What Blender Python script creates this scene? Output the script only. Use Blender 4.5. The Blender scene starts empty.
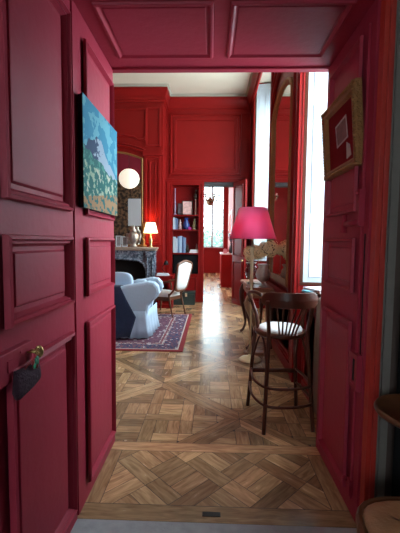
import bpy, bmesh, math, random
from mathutils import Vector, Matrix
random.seed(7)
S = bpy.context.scene
C = S.collection
PI = math.pi

# ---------------------------------------------------------------- camera
cd = bpy.data.cameras.new('camera'); cam = bpy.data.objects.new('camera', cd); C.objects.link(cam)
cd.sensor_fit = 'VERTICAL'; cd.sensor_height = 24.0; cd.lens = 355.0/533.0*24.0
cd.clip_start = 0.02; cd.clip_end = 200
pitch, yaw, roll = 0.06921, -0.03021, 0.010
f = Vector((math.sin(yaw)*math.cos(pitch), math.cos(yaw)*math.cos(pitch), -math.sin(pitch)))
r = Vector((math.cos(yaw), -math.sin(yaw), 0)); u = r.cross(f)
r2 = r*math.cos(roll)+u*math.sin(roll); u2 = u*math.cos(roll)-r*math.sin(roll)
cam.matrix_world = Matrix(((r2.x, u2.x, -f.x, 0), (r2.y, u2.y, -f.y, 0), (r2.z, u2.z, -f.z, 1.5), (0, 0, 0, 1)))
S.camera = cam

# ---------------------------------------------------------------- exposure, sky, daylight
S.view_settings.view_transform = 'Standard'; S.view_settings.look = 'None'
S.view_settings.gamma = 1.0; S.view_settings.use_curve_mapping = False
S.view_settings.exposure = 0.0
w = bpy.data.worlds.new('sky'); S.world = w; w.use_nodes = True
bg = w.node_tree.nodes['Background']; bg.inputs[0].default_value = (0.80, 0.92, 1.0, 1); bg.inputs[1].default_value = 12.0

def area(name, loc, direction, sx, sy, power, col):
    l = bpy.data.lights.new(name, 'AREA'); l.shape = 'RECTANGLE'; l.size = sx; l.size_y = sy
    l.energy = power; l.color = col
    o = bpy.data.objects.new(name, l); C.objects.link(o); o.location = loc
    o.rotation_euler = Vector(direction).to_track_quat('-Z', 'Y').to_euler()
    return o
# daylight standing just outside the right-hand windows, then an added rear fill light
area('daylight_window_near', (1.62, 3.22, 2.6), (-1, 0, 0), 0.95, 2.8, 230, (0.82, 0.90, 1.0))
area('daylight_window_middle', (1.62, 6.95, 2.9), (-1, 0, 0), 2.2, 3.4, 210, (0.85, 0.92, 1.0))
area('fill_light_rear', (-0.9, -2.62, 2.2), (0, 1, 0.05), 1.1, 0.9, 22, (0.95, 0.93, 1.0))  # added fill behind the camera, brightens casing, soffit and near leaf

# ---------------------------------------------------------------- materials
def mat(name):
    m = bpy.data.materials.new(name); m.use_nodes = True
    return m, m.node_tree, m.node_tree.nodes['Principled BSDF']
def L(nt, a, b): nt.links.new(a, b)
def simple(name, col, rough=0.5, metal=0.0, var=0.12, scale=12.0, bump=0.0, bscale=60.0, spec=0.5, emit=None, es=0, trans=0, stretch=None, coat=0, sheen=0, alpha=None):
    m, nt, b = mat(name)
    tc = nt.nodes.new('ShaderNodeTexCoord'); n = nt.nodes.new('ShaderNodeTexNoise')
    n.inputs['Scale'].default_value = scale; n.inputs['Detail'].default_value = 4
    src = tc.outputs['Object']
    if stretch:
        mp = nt.nodes.new('ShaderNodeMapping'); mp.inputs['Scale'].default_value = stretch
        L(nt, src, mp.inputs[0]); src = mp.outputs[0]
    L(nt, src, n.inputs['Vector'])
    mr = nt.nodes.new('ShaderNodeMapRange'); mr.inputs[3].default_value = 1-var; mr.inputs[4].default_value = 1+var
    L(nt, n.outputs[0], mr.inputs[0])
    hs = nt.nodes.new('ShaderNodeHueSaturation'); hs.inputs['Color'].default_value = (*col, 1)
    L(nt, mr.outputs[0], hs.inputs['Value']); L(nt, hs.outputs[0], b.inputs['Base Color'])
    b.inputs['Roughness'].default_value = rough; b.inputs['Metallic'].default_value = metal
    b.inputs['Specular IOR Level'].default_value = spec
    b.inputs['Transmission Weight'].default_value = trans
    b.inputs['Coat Weight'].default_value = coat; b.inputs['Sheen Weight'].default_value = sheen
    if emit: b.inputs['Emission Color'].default_value = (*emit, 1); b.inputs['Emission Strength'].default_value = es
    if bump:
        n2 = nt.nodes.new('ShaderNodeTexNoise'); n2.inputs['Scale'].default_value = bscale; L(nt, src, n2.inputs['Vector'])
        bp = nt.nodes.new('ShaderNodeBump'); bp.inputs['Strength'].default_value = bump; bp.inputs['Distance'].default_value = 0.01
        L(nt, n2.outputs[0], bp.inputs['Height']); L(nt, bp.outputs[0], b.inputs['Normal'])
    if alpha is not None: b.inputs['Alpha'].default_value = alpha
    return m
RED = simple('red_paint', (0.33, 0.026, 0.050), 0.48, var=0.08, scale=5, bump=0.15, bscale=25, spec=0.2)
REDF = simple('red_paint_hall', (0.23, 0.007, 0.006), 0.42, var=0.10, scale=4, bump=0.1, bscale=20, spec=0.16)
REDO = simple('casing_paint', (0.44, 0.028, 0.018), 0.5, var=0.15, scale=8, bump=0.2, bscale=30)
GREYT = simple('grey_trim_paint', (0.20, 0.17, 0.15), 0.6, var=0.15)
WHITEP = simple('white_shutter_paint', (0.52, 0.57, 0.60), 0.45, var=0.03)
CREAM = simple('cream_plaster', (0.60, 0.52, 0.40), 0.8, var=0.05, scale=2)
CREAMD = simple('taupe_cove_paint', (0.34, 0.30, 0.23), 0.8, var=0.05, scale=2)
DARKWALL = simple('dark_plaster', (0.10, 0.06, 0.05), 0.8, var=0.2)
STONE = simple('grey_stone', (0.33, 0.33, 0.34), 0.7, var=0.25, scale=18, bump=0.3)
GOLD = simple('gilding', (0.30, 0.14, 0.045), 0.45, 0.55, var=0.35, scale=45, bump=0.9, bscale=110)
BRASS = simple('brass', (0.62, 0.45, 0.18), 0.28, 1.0, var=0.15)
PALEBRASS = simple('pale_brass', (0.88, 0.74, 0.46), 0.35, 0.6, var=0.1)
SILVER = simple('tarnished_silver', (0.55, 0.50, 0.44), 0.3, 0.85, var=0.35, scale=60, bump=0.6, bscale=90)
IRON = simple('black_iron', (0.015, 0.013, 0.013), 0.5, 0.4)
BLACK = simple('soot_black', (0.004, 0.004, 0.004), 0.9)
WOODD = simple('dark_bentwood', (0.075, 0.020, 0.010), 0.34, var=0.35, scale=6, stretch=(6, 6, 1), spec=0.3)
WOODM = simple('walnut', (0.14, 0.052, 0.022), 0.35, var=0.4, scale=5, stretch=(1, 6, 6))
WOODT = simple('mahogany_top', (0.34, 0.12, 0.065), 0.32, var=0.3, scale=4, stretch=(8, 1, 1), spec=0.3)
WOODP = simple('pale_wood', (0.36, 0.20, 0.11), 0.5, var=0.4, scale=6)  # pale wood tone, lighter than the console woods
TAN = simple('worn_tan_leather', (0.46, 0.24, 0.12), 0.45, var=0.45, scale=9, bump=0.3)
LINEN = simple('white_linen', (0.78, 0.76, 0.74), 0.85, var=0.04, bump=0.3, bscale=200)
BLUEW = simple('pale_blue_slipcover', (0.50, 0.62, 0.76), 0.9, var=0.04, scale=5, bump=0.25, bscale=30)
NAVY = simple('navy_wool', (0.012, 0.022, 0.06), 0.95, var=0.3, bump=0.5, bscale=80, sheen=0.2)
BEIGE = simple('beige_cloth', (0.26, 0.19, 0.14), 0.9, var=0.15, bump=0.3)
PURPLE = simple('dark_purple_felt', (0.035, 0.010, 0.022), 0.9, var=0.3, bump=0.6, bscale=120)
GREENR = simple('green_ribbon', (0.03, 0.22, 0.12), 0.5)
REDR = simple('red_ribbon', (0.35, 0.02, 0.02), 0.5)
DGREEN = simple('dark_green_trunk', (0.02, 0.035, 0.03), 0.5, var=0.4)
CURT = simple('dark_curtain', (0.007, 0.005, 0.005), 0.95, var=0.4, scale=30)
MIRROR = simple('mirror_glass', (0.86, 0.87, 0.86), 0.02, 1.0, var=0.02)
FLOWER = simple('dried_hydrangea', (0.98, 0.78, 0.46), 0.85, var=0.2, scale=40)
LEAFG = simple('garden_leaves', (0.24, 0.38, 0.30), 0.6, var=0.6, scale=1.2)
BARK = simple('bark', (0.10, 0.07, 0.05), 0.9)
GROUND = simple('garden_grass', (0.10, 0.20, 0.07), 0.95, var=0.4)
PAPER = simple('white_paper', (0.75, 0.78, 0.82), 0.6, var=0.05)
def emitmat(name, col, es, base=(0.9, 0.85, 0.75)):
    m, nt, b = mat(name); b.inputs['Base Color'].default_value = (*base, 1); b.inputs['Roughness'].default_value = 0.8
    b.inputs['Emission Color'].default_value = (*col, 1); b.inputs['Emission Strength'].default_value = es
    return m
SHADEW = emitmat('lit_cream_shade', (1.0, 0.74, 0.42), 2.6)
LANTERN = emitmat('lit_paper_lantern', (1.0, 0.90, 0.74), 0.95)
def glass(name, col=(0.9, 0.95, 0.95), rough=0.02):
    m, nt, b = mat(name); nt.nodes.remove(b); o = nt.nodes['Material Output']
    t = nt.nodes.new('ShaderNodeBsdfTransparent'); t.inputs[0].default_value = (*col, 1)
    g = nt.nodes.new('ShaderNodeBsdfGlossy'); g.inputs['Roughness'].default_value = rough
    mx = nt.nodes.new('ShaderNodeMixShader'); mx.inputs[0].default_value = 0.10
    L(nt, t.outputs[0], mx.inputs[1]); L(nt, g.outputs[0], mx.inputs[2]); L(nt, mx.outputs[0], o.inputs[0])
    return m
PANE = glass('window_glass'); VASEG = glass('clear_vase_glass', (0.72, 0.78, 0.78), 0.08)
VASEG.node_tree.nodes['Mix Shader'].inputs[0].default_value = 0.3
def shade_silk():
    m, nt, b = mat('magenta_silk_shade'); o = nt.nodes['Material Output']
    b.inputs['Base Color'].default_value = (0.85, 0.11, 0.30, 1); b.inputs['Roughness'].default_value = 0.55
    b.inputs['Sheen Weight'].default_value = 0.5
    t = nt.nodes.new('ShaderNodeBsdfTranslucent'); t.inputs[0].default_value = (0.95, 0.12, 0.42, 1)
    mx = nt.nodes.new('ShaderNodeMixShader'); mx.inputs[0].default_value = 0.28
    L(nt, b.outputs[0], mx.inputs[1]); L(nt, t.outputs[0], mx.inputs[2]); L(nt, mx.outputs[0], o.inputs[0])
    return m
SILK = shade_silk()
def marble():
    m, nt, b = mat('grey_veined_marble')
    tc = nt.nodes.new('ShaderNodeTexCoord'); n = nt.nodes.new('ShaderNodeTexNoise'); n.inputs['Scale'].default_value = 16; n.inputs['Detail'].default_value = 8; n.inputs['Distortion'].default_value = 1.5
    L(nt, tc.outputs['Object'], n.inputs['Vector']); cr = nt.nodes.new('ShaderNodeValToRGB')
    e = cr.color_ramp.elements; e[0].position = 0.34; e[0].color = (0.04, 0.05, 0.07, 1); e[1].position = 0.72; e[1].color = (0.42, 0.45, 0.50, 1)
    x = e.new(0.5); x.color = (0.15, 0.18, 0.23, 1)
    L(nt, n.outputs[0], cr.inputs[0]); L(nt, cr.outputs[0], b.inputs['Base Color']); b.inputs['Roughness'].default_value = 0.2
    return m
MARBLE = marble()
def parquet():
    m, nt, b = mat('oak_parquet')
    uv = nt.nodes.new('ShaderNodeUVMap'); uv.uv_map = 'UV'
    at = nt.nodes.new('ShaderNodeVertexColor'); at.layer_name = 'tone'
    mp = nt.nodes.new('ShaderNodeMapping'); mp.inputs['Scale'].default_value = (3, 18, 1); L(nt, uv.outputs[0], mp.inputs[0])
    n = nt.nodes.new('ShaderNodeTexNoise'); n.inputs['Scale'].default_value = 2.2; n.inputs['Detail'].default_value = 6; n.inputs['Distortion'].default_value = 0.8
    L(nt, mp.outputs[0], n.inputs['Vector'])
    cr = nt.nodes.new('ShaderNodeValToRGB'); e = cr.color_ramp.elements
    e[0].position = 0.22; e[0].color = (0.22, 0.118, 0.058, 1); e[1].position = 0.80; e[1].color = (0.60, 0.38, 0.21, 1)
    L(nt, n.outputs[0], cr.inputs[0])
    mul = nt.nodes.new('ShaderNodeMix'); mul.data_type = 'RGBA'; mul.blend_type = 'MULTIPLY'; mul.inputs[0].default_value = 1
    L(nt, cr.outputs[0], mul.inputs[6]); L(nt, at.outputs[0], mul.inputs[7])
    tc = nt.nodes.new('ShaderNodeTexCoord'); n3 = nt.nodes.new('ShaderNodeTexNoise'); n3.inputs['Scale'].default_value = 1.6; n3.inputs['Detail'].default_value = 5
    L(nt, tc.outputs['Object'], n3.inputs['Vector'])
    mr = nt.nodes.new('ShaderNodeMapRange'); mr.inputs[1].default_value = 0.3; mr.inputs[2].default_value = 0.7; mr.inputs[3].default_value = 0.75; mr.inputs[4].default_value = 1.2
    L(nt, n3.outputs[0], mr.inputs[0])
    hs = nt.nodes.new('ShaderNodeHueSaturation'); L(nt, mul.outputs[2], hs.inputs['Color']); L(nt, mr.outputs[0], hs.inputs['Value'])
    L(nt, hs.outputs[0], b.inputs['Base Color'])
    mr2 = nt.nodes.new('ShaderNodeMapRange'); mr2.inputs[3].default_value = 0.12; mr2.inputs[4].default_value = 0.34
    L(nt, n.outputs[0], mr2.inputs[0]); L(nt, mr2.outputs[0], b.inputs['Roughness'])
    bp = nt.nodes.new('ShaderNodeBump'); bp.inputs['Strength'].default_value = 0.25; bp.inputs['Distance'].default_value = 0.004
    L(nt, n.outputs[0], bp.inputs['Height']); L(nt, bp.outputs[0], b.inputs['Normal'])
    return m
OAK = parquet()
GAP = simple('floor_joint', (0.015, 0.008, 0.005), 0.8)
def rug_mat(x0, x1, y0, y1):
    m, nt, b = mat('rug_pattern'); N = nt.nodes
    g = N.new('ShaderNodeNewGeometry'); sp = N.new('ShaderNodeSeparateXYZ'); L(nt, g.outputs['Position'], sp.inputs[0])
    def mth(op, a, b2=None):
        k = N.new('ShaderNodeMath'); k.operation = op
        for i, v in enumerate((a, b2)):
            if v is None: continue
            if isinstance(v, (int, float)): k.inputs[i].default_value = v
            else: L(nt, v, k.inputs[i])
        return k.outputs[0]
    dx = mth('MINIMUM', mth('SUBTRACT', sp.outputs[0], x0), mth('SUBTRACT', x1, sp.outputs[0]))
    dy = mth('MINIMUM', mth('SUBTRACT', sp.outputs[1], y0), mth('SUBTRACT', y1, sp.outputs[1]))
    d = mth('MINIMUM', dx, dy)
    cr = N.new('ShaderNodeValToRGB'); cr.color_ramp.interpolation = 'CONSTANT'; e = cr.color_ramp.elements
    red = (0.24, 0.010, 0.016, 1); navy = (0.03, 0.035, 0.10, 1); cream = (0.55, 0.48, 0.42, 1)
    e[0].position = 0; e[0].color = red; e[1].position = 0.065; e[1].color = cream
    for p, c in ((0.085, navy), (0.30, cream), (0.33, red), (0.36, cream), (0.38, (0.10, 0.03, 0.07, 1))):
        k = e.new(p); k.color = c
    L(nt, d, cr.inputs[0])
    v = N.new('ShaderNodeTexVoronoi'); v.inputs['Scale'].default_value = 11; v.distance = 'MANHATTAN'; L(nt, g.outputs['Position'], v.inputs['Vector'])
    v2 = N.new('ShaderNodeTexVoronoi'); v2.inputs['Scale'].default_value = 26; L(nt, g.outputs['Position'], v2.inputs['Vector'])
    inner = mth('GREATER_THAN', d, 0.085)
    m1 = mth('MULTIPLY', mth('LESS_THAN', v.outputs['Distance'], 0.44), inner)
    m2 = mth('MULTIPLY', mth('GREATER_THAN', v2.outputs['Distance'], 0.52), inner)
    a = N.new('ShaderNodeMix'); a.data_type = 'RGBA'; L(nt, m1, a.inputs[0]); L(nt, cr.outputs[0], a.inputs[6]); a.inputs[7].default_value = (0.56, 0.50, 0.50, 1)
    c2 = N.new('ShaderNodeMix'); c2.data_type = 'RGBA'; L(nt, m2, c2.inputs[0]); L(nt, a.outputs[2], c2.inputs[6]); c2.inputs[7].default_value = (0.16, 0.06, 0.09, 1)
    L(nt, c2.outputs[2], b.inputs['Base Color']); b.inputs['Roughness'].default_value = 0.95
    return m
def landscape_mat():
    m, nt, b = mat('alpine_landscape_paint'); N = nt.nodes
    uv = N.new('ShaderNodeUVMap'); uv.uv_map = 'UV'
    nz = N.new('ShaderNodeTexNoise'); nz.inputs['Scale'].default_value = 5; nz.inputs['Detail'].default_value = 5; L(nt, uv.outputs[0], nz.inputs['Vector'])
    sp = N.new('ShaderNodeSeparateXYZ'); L(nt, uv.outputs[0], sp.inputs[0])
    def mth(op, a, b2=None, c=None):
        k = N.new('ShaderNodeMath'); k.operation = op
        for i, v in enumerate((a, b2, c)):
            if v is None: continue
            if isinstance(v, (int, float)): k.inputs[i].default_value = v
            else: L(nt, v, k.inputs[i])
        return k.outputs[0]
    def mix(fac, c1, c2):
        k = N.new('ShaderNodeMix'); k.data_type = 'RGBA'; L(nt, fac, k.inputs[0])
        for s, c in ((6, c1), (7, c2)):
            if isinstance(c, tuple): k.inputs[s].default_value = (*c, 1)
            else: L(nt, c, k.inputs[s])
        return k.outputs[2]
    n = nz.outputs[0]; U, V = sp.outputs[0], sp.outputs[1]
    n2 = N.new('ShaderNodeTexNoise'); n2.inputs['Scale'].default_value = 14; n2.inputs['Detail'].default_value = 3; L(nt, uv.outputs[0], n2.inputs['Vector']); m2 = n2.outputs[0]
    wob = mth('MULTIPLY', mth('SUBTRACT', n, 0.5), 0.22)
    vy = mth('ADD', V, wob)
    sky = mix(mth('GREATER_THAN', mth('ADD', n, mth('MULTIPLY', m2, 0.3)), 0.68), (0.025, 0.16, 0.25), (0.09, 0.26, 0.32))
    peak = mth('SUBTRACT', 0.74, mth('MULTIPLY', mth('ABSOLUTE', mth('SUBTRACT', U, 0.34)), 0.55))
    mt = mix(mth('GREATER_THAN', mth('ADD', U, mth('MULTIPLY', mth('SUBTRACT', m2, 0.5), 0.9)), 0.36), (0.02, 0.04, 0.085), (0.22, 0.27, 0.33))
    c = mix(mth('LESS_THAN', vy, peak), sky, mt)
    hill = mth('SUBTRACT', 0.56, mth('MULTIPLY', U, 0.18))
    green = mix(mth('GREATER_THAN', m2, 0.52), (0.012, 0.09, 0.085), (0.04, 0.17, 0.14))
    c = mix(mth('LESS_THAN', vy, hill), c, green)
    pale = mix(mth('GREATER_THAN', n, 0.52), (0.22, 0.28, 0.20), (0.34, 0.33, 0.26))
    c = mix(mth('MULTIPLY', mth('LESS_THAN', vy, 0.42), mth('GREATER_THAN', m2, 0.55)), c, pale)
    c = mix(mth('MULTIPLY', mth('LESS_THAN', mth('ADD', V, mth('MULTIPLY', U, -0.15)), 0.10), mth('GREATER_THAN', m2, 0.47)), c, (0.25, 0.14, 0.07))
    L(nt, c, b.inputs['Base Color']); b.inputs['Roughness'].default_value = 0.7; b.inputs['Specular IOR Level'].default_value = 0.15
    return m
def floral_mat():
    m, nt, b = mat('dark_floral_tapestry'); N = nt.nodes
    tc = N.new('ShaderNodeTexCoord'); v = N.new('ShaderNodeTexVoronoi'); v.inputs['Scale'].default_value = 7; L(nt, tc.outputs['Object'], v.inputs['Vector'])
    n = N.new('ShaderNodeTexNoise'); n.inputs['Scale'].default_value = 9; n.inputs['Detail'].default_value = 6; L(nt, tc.outputs['Object'], n.inputs['Vector'])
    cr = N.new('ShaderNodeValToRGB'); e = cr.color_ramp.elements; e[0].position = 0.42; e[0].color = (0.03, 0.018, 0.013, 1); e[1].position = 0.6; e[1].color = (0.22, 0.12, 0.06, 1)
    L(nt, n.outputs[0], cr.inputs[0]); L(nt, cr.outputs[0], b.inputs['Base Color']); b.inputs['Roughness'].default_value = 0.95
    return m

# ---------------------------------------------------------------- mesh helpers
class MB:
    def __init__(s, off=(0, 0, 0)): s.v = []; s.f = []; s.sm = []; s.o = Vector(off)
    def add(s, vs, fs, smooth=False):
        b = len(s.v); s.v += [Vector(p)-s.o for p in vs]
        for q in fs: s.f.append([b+i for i in q]); s.sm.append(smooth)
        return s
    def box(s, x0, x1, y0, y1, z0, z1):
        return s.hexa([(x0,y0,z0),(x1,y0,z0),(x1,y1,z0),(x0,y1,z0),(x0,y0,z1),(x1,y0,z1),(x1,y1,z1),(x0,y1,z1)])
    def hexa(s, p): return s.add(p, [(0,3,2,1),(4,5,6,7),(0,1,5,4),(1,2,6,5),(2,3,7,6),(3,0,4,7)])
    def prism(s, poly, fr, d0, d1):
        # poly 2D in frame fr=(O,U,V,N); from depth d0 to d1 along N
        O, U, V, N = [Vector(q) for q in fr]; n = len(poly)
        a = [O+U*p[0]+V*p[1]+N*d0 for p in poly]; b = [O+U*p[0]+V*p[1]+N*d1 for p in poly]
        return s.add(a+b, [tuple(range(n))[::-1], tuple(range(n, 2*n))]+[(i, (i+1) % n, n+(i+1) % n, n+i) for i in range(n)])
    def rings(s, poly, fr, prof, fill=True, smooth=False):
        # nested offset outlines: prof = [(inset, out)...]; poly counter-clockwise
        O, U, V, N = [Vector(q) for q in fr]; n = len(poly); vs = []
        for ins, out in prof:
            for p in offset(poly, ins): vs.append(O+U*p[0]+V*p[1]+N*out)
        fs = []
        for k in range(len(prof)-1):
            for i in range(n):
                j = (i+1) % n; fs.append((k*n+i, k*n+j, (k+1)*n+j, (k+1)*n+i))
        if fill: fs.append(tuple((len(prof)-1)*n+i for i in range(n)))
        return s.add(vs, fs, smooth)
    def tube(s, pts, rad, seg=10, closed=False, flat=1.0, smooth=True):
        pts = [Vector(p) for p in pts]; n = len(pts); vs = []; fs = []
        if not isinstance(rad, (list, tuple)): rad = [rad]*n
        up = Vector((0, 0, 1)); prev = None
        for i, p in enumerate(pts):
            a = pts[(i-1) % n] if (closed or i > 0) else p; b = pts[(i+1) % n] if (closed or i < n-1) else p
            t = (b-a).normalized()
            if prev is None:
                x = t.cross(up)
                if x.length < 1e-3: x = t.cross(Vector((1, 0, 0)))
            else: x = prev-t*prev.dot(t)
            x.normalize(); prev = x; y = t.cross(x)
            for k in range(seg):
                an = 2*PI*k/seg; vs.append(p+x*math.cos(an)*rad[i]+y*math.sin(an)*rad[i]*flat)
        for i in range(n if closed else n-1):
            j = (i+1) % n
            for k in range(seg): fs.append((i*seg+k, i*seg+(k+1) % seg, j*seg+(k+1) % seg, j*seg+k))
        if not closed: fs += [tuple(range(seg))[::-1], tuple((n-1)*seg+k for k in range(seg))]
        return s.add(vs, fs, smooth)
    def lathe(s, prof, c=(0, 0, 0), seg=24, sx=1, sy=1, smooth=True, ripple=0, rn=8):
        vs = []; fs = []; c = Vector(c); n = len(prof)
        for r_, z in prof:
            for k in range(seg):
                a = 2*PI*k/seg; rr = r_*(1+ripple*math.cos(rn*a)); vs.append(c+Vector((rr*sx*math.cos(a), rr*sy*math.sin(a), z)))
        for i in range(n-1):
            for k in range(seg): fs.append((i*seg+k, i*seg+(k+1) % seg, (i+1)*seg+(k+1) % seg, (i+1)*seg+k))
        if prof[0][0] > 1e-4: fs.append(tuple(range(seg))[::-1])
        if prof[-1][0] > 1e-4: fs.append(tuple((n-1)*seg+k for k in range(seg)))
        return s.add(vs, fs, smooth)
    def ball(s, c, rx, ry=None, rz=None, seg=16, nr=10, power=1.0):
        ry = ry or rx; rz = rz or rx; vs = []; fs = []; c = Vector(c)
        def sg(v): return math.copysign(abs(v)**power, v)
        for i in range(nr+1):
            t = PI*i/nr-PI/2
            for k in range(seg):
                a = 2*PI*k/seg; vs.append(c+Vector((rx*sg(math.cos(t))*sg(math.cos(a)), ry*sg(math.cos(t))*sg(math.sin(a)), rz*sg(math.sin(t)))))
        for i in range(nr):
            for k in range(seg): fs.append((i*seg+k, i*seg+(k+1) % seg, (i+1)*seg+(k+1) % seg, (i+1)*seg+k))
        return s.add(vs, fs, True)
    def sweep(s, path, prof, smooth=False):
        # path: list of (point, outdir) ; prof: list (out, z)
        vs = []; n = len(prof)
        for p, d in path:
            for o_, z in prof: vs.append(Vector(p)+Vector(d)*o_+Vector((0, 0, z)))
        fs = []
        for i in range(len(path)-1):
            for k in range(n-1): fs.append((i*n+k, i*n+k+1, (i+1)*n+k+1, (i+1)*n+k))
        return s.add(vs, fs, smooth)
    def build(s, name, m, parent=None, label=None, bevel=0, kind=None, subsurf=0, uv=None, tone=None):
        me = bpy.data.meshes.new(name); me.from_pydata([tuple(v) for v in s.v], [], s.f)
        for p, k in zip(me.polygons, s.sm): p.use_smooth = k
        bm = bmesh.new(); bm.from_mesh(me); bmesh.ops.recalc_face_normals(bm, faces=bm.faces); bm.to_mesh(me); bm.free()
        me.materials.append(m)
        o = bpy.data.objects.new(name, me); C.objects.link(o); o.parent = parent
        if parent is None: o.location = s.o
        if label: o['label'] = label
        if kind: o['kind'] = kind
        if bevel:
            b = o.modifiers.new('bevel', 'BEVEL'); b.width = bevel; b.segments = 2; b.limit_method = 'ANGLE'
        if subsurf:
            b = o.modifiers.new('smooth', 'SUBSURF'); b.levels = subsurf; b.render_levels = subsurf
        return o
def offset(poly, d):
    n = len(poly); out = []
    for i in range(n):
        p0, p, p1 = Vector(poly[i-1]), Vector(poly[i]), Vector(poly[(i+1) % n])
        a = (p-p0).normalized(); b = (p1-p).normalized()
        na = Vector((-a.y, a.x)); nb = Vector((-b.y, b.x)); m_ = na+nb
        if m_.length < 1e-6: m_ = na
        m_.normalize(); k = max(0.35, m_.dot(na)); out.append(tuple(p+m_*(d/k)))
    return out
def rect(a0, b0, a1, b1): return [(a0, b0), (a1, b0), (a1, b1), (a0, b1)]
def smooth_path(pts, n=6, closed=False):
    P = [Vector(p) for p in pts]; out = []; m_ = len(P)
    rng = range(m_) if closed else range(m_-1)
    for i in rng:
        g = lambda k: P[k % m_] if closed else P[max(0, min(m_-1, k))]
        a, b, c, d = g(i-1), g(i), g(i+1), g(i+2)
        for k in range(n):
            t = k/n
            out.append(0.5*((2*b)+(c-a)*t+(2*a-5*b+4*c-d)*t*t+(3*b-a-3*c+d)*t**3))
    if not closed: out.append(P[-1])
    return out
def thing(name, label, cat, loc=(0, 0, 0), rz=0, group=None):
    o = bpy.data.objects.new(name, None); C.objects.link(o); o.empty_display_size = 0.1
    o.location = loc; o.rotation_euler = (0, 0, rz); o['label'] = label; o['category'] = cat
    if group: o['group'] = group
    return o
def tag(o, label, cat, group=None, kind=None):
    o['label'] = label; o['category'] = cat
    if group: o['group'] = group
    if kind: o['kind'] = kind
    return o
def dup(root, loc, rz, label, group=None):
    q = root.copy(); C.objects.link(q); q.location = loc; q.rotation_euler = (0, 0, rz); q['label'] = label
    if group: q['group'] = group
    for ch in list(root.children):
        c = ch.copy(); C.objects.link(c); c.parent = q
        for g in ch.children:
            d = g.copy(); C.objects.link(d); d.parent = c
    return q
def struct(name, mb, m, parent=None, label=None, bevel=0):
    return mb.build(name, m, parent, label, bevel, kind='structure' if parent is None else None)
PX, NX, PY, NY = (1, 0, 0), (-1, 0, 0), (0, 1, 0), (0, -1, 0)
UPZ = (0, 0, 1)
# moulded panel profiles (inset, out)
PR1 = [(0, 0), (0.004, 0.016), (0.014, 0.018), (0.020, 0.004), (0.024, -0.009), (0.030, -0.010), (0.052, -0.010), (0.058, -0.001), (0.064, 0.0)]
PR2 = [(0, 0), (0.004, 0.022), (0.016, 0.026), (0.022, 0.010), (0.032, 0.014), (0.038, 0.000), (0.044, -0.010), (0.062, -0.010), (0.070, 0.002), (0.076, 0.003)]
PR3 = [(0, 0), (0.008, 0.03), (0.04, 0.035), (0.055, 0.01), (0.10, 0.01), (0.105, 0.03), (0.15, 0.028), (0.165, 0.004), (0.22, 0.002)]

# ---------------------------------------------------------------- parquet floors
def clip(poly, px, py, nx, ny):
    out = []; n = len(poly)
    for i in range(n):
        a, b = poly[i], poly[(i+1) % n]
        da = (a[0]-px)*nx+(a[1]-py)*ny; db = (b[0]-px)*nx+(b[1]-py)*ny
        if da >= 0: out.append(a)
        if (da >= 0) != (db >= 0):
            t = da/(da-db); out.append((a[0]+(b[0]-a[0])*t, a[1]+(b[1]-a[1])*t))
    return out
def clip_convex(poly, reg):
    # reg counter-clockwise
    n = len(reg)
    for i in range(n):
        a, b = reg[i], reg[(i+1) % n]
        poly = clip(poly, a[0], a[1], -(b[1]-a[1]), b[0]-a[0])
        if len(poly) < 3: return []
    return poly
def shrink(poly, g=0.0018):
    n = len(poly)
    # reject slivers
    A = sum(poly[i][0]*poly[(i+1) % n][1]-poly[(i+1) % n][0]*poly[i][1] for i in range(n))/2
    if abs(A) < 2e-4: return None
    out = poly
    reg = poly if A > 0 else poly[::-1]
    for i in range(len(reg)):
        a, b = Vector(reg[i]), Vector(reg[(i+1) % len(reg)]); d = b-a
        if d.length < 1e-5: continue
        nn = Vector((-d.y, d.x)).normalized(); p = a+nn*g
        out = clip(out, p.x, p.y, nn.x, nn.y)
        if len(out) < 3: return None
    return out
class Planks:
    def __init__(s): s.list = []
    def add(s, poly, ang, reg=None, base=1.0):
        if reg: poly = clip_convex(poly, reg)
        if len(poly) < 3: return
        q = shrink(poly)
        if q: s.list.append((q, ang, base*random.uniform(0.55, 1.35)))
    def build(s, name, z, m):
        me = bpy.data.meshes.new(name); vs = []; fs = []
        for q, a, t in s.list:
            b = len(vs); vs += [(p[0], p[1], z) for p in q]; fs.append(list(range(b, b+len(q))))
        me.from_pydata(vs, [], fs)
        me.uv_layers.new(name='UV'); me.color_attributes.new('tone', 'FLOAT_COLOR', 'CORNER'); k = 0
        uv = me.uv_layers['UV']; col = me.color_attributes['tone']
        for (q, a, t) in s.list:
            c, sn = math.cos(a), math.sin(a); ox, oy = random.uniform(0, 40), random.uniform(0, 40)
            wrm = random.uniform(0.92, 1.06)
            for p in q:
                uv.data[k].uv = (p[0]*c+p[1]*sn+ox, -p[0]*sn+p[1]*c+oy)
                col.data[k].color = (t*1.06, t*wrm, t*wrm*0.94, 1); k += 1
        me.materials.append(m)
        o = bpy.data.objects.new(name, me); C.objects.link(o); o['kind'] = 'structure'
        return o
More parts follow.
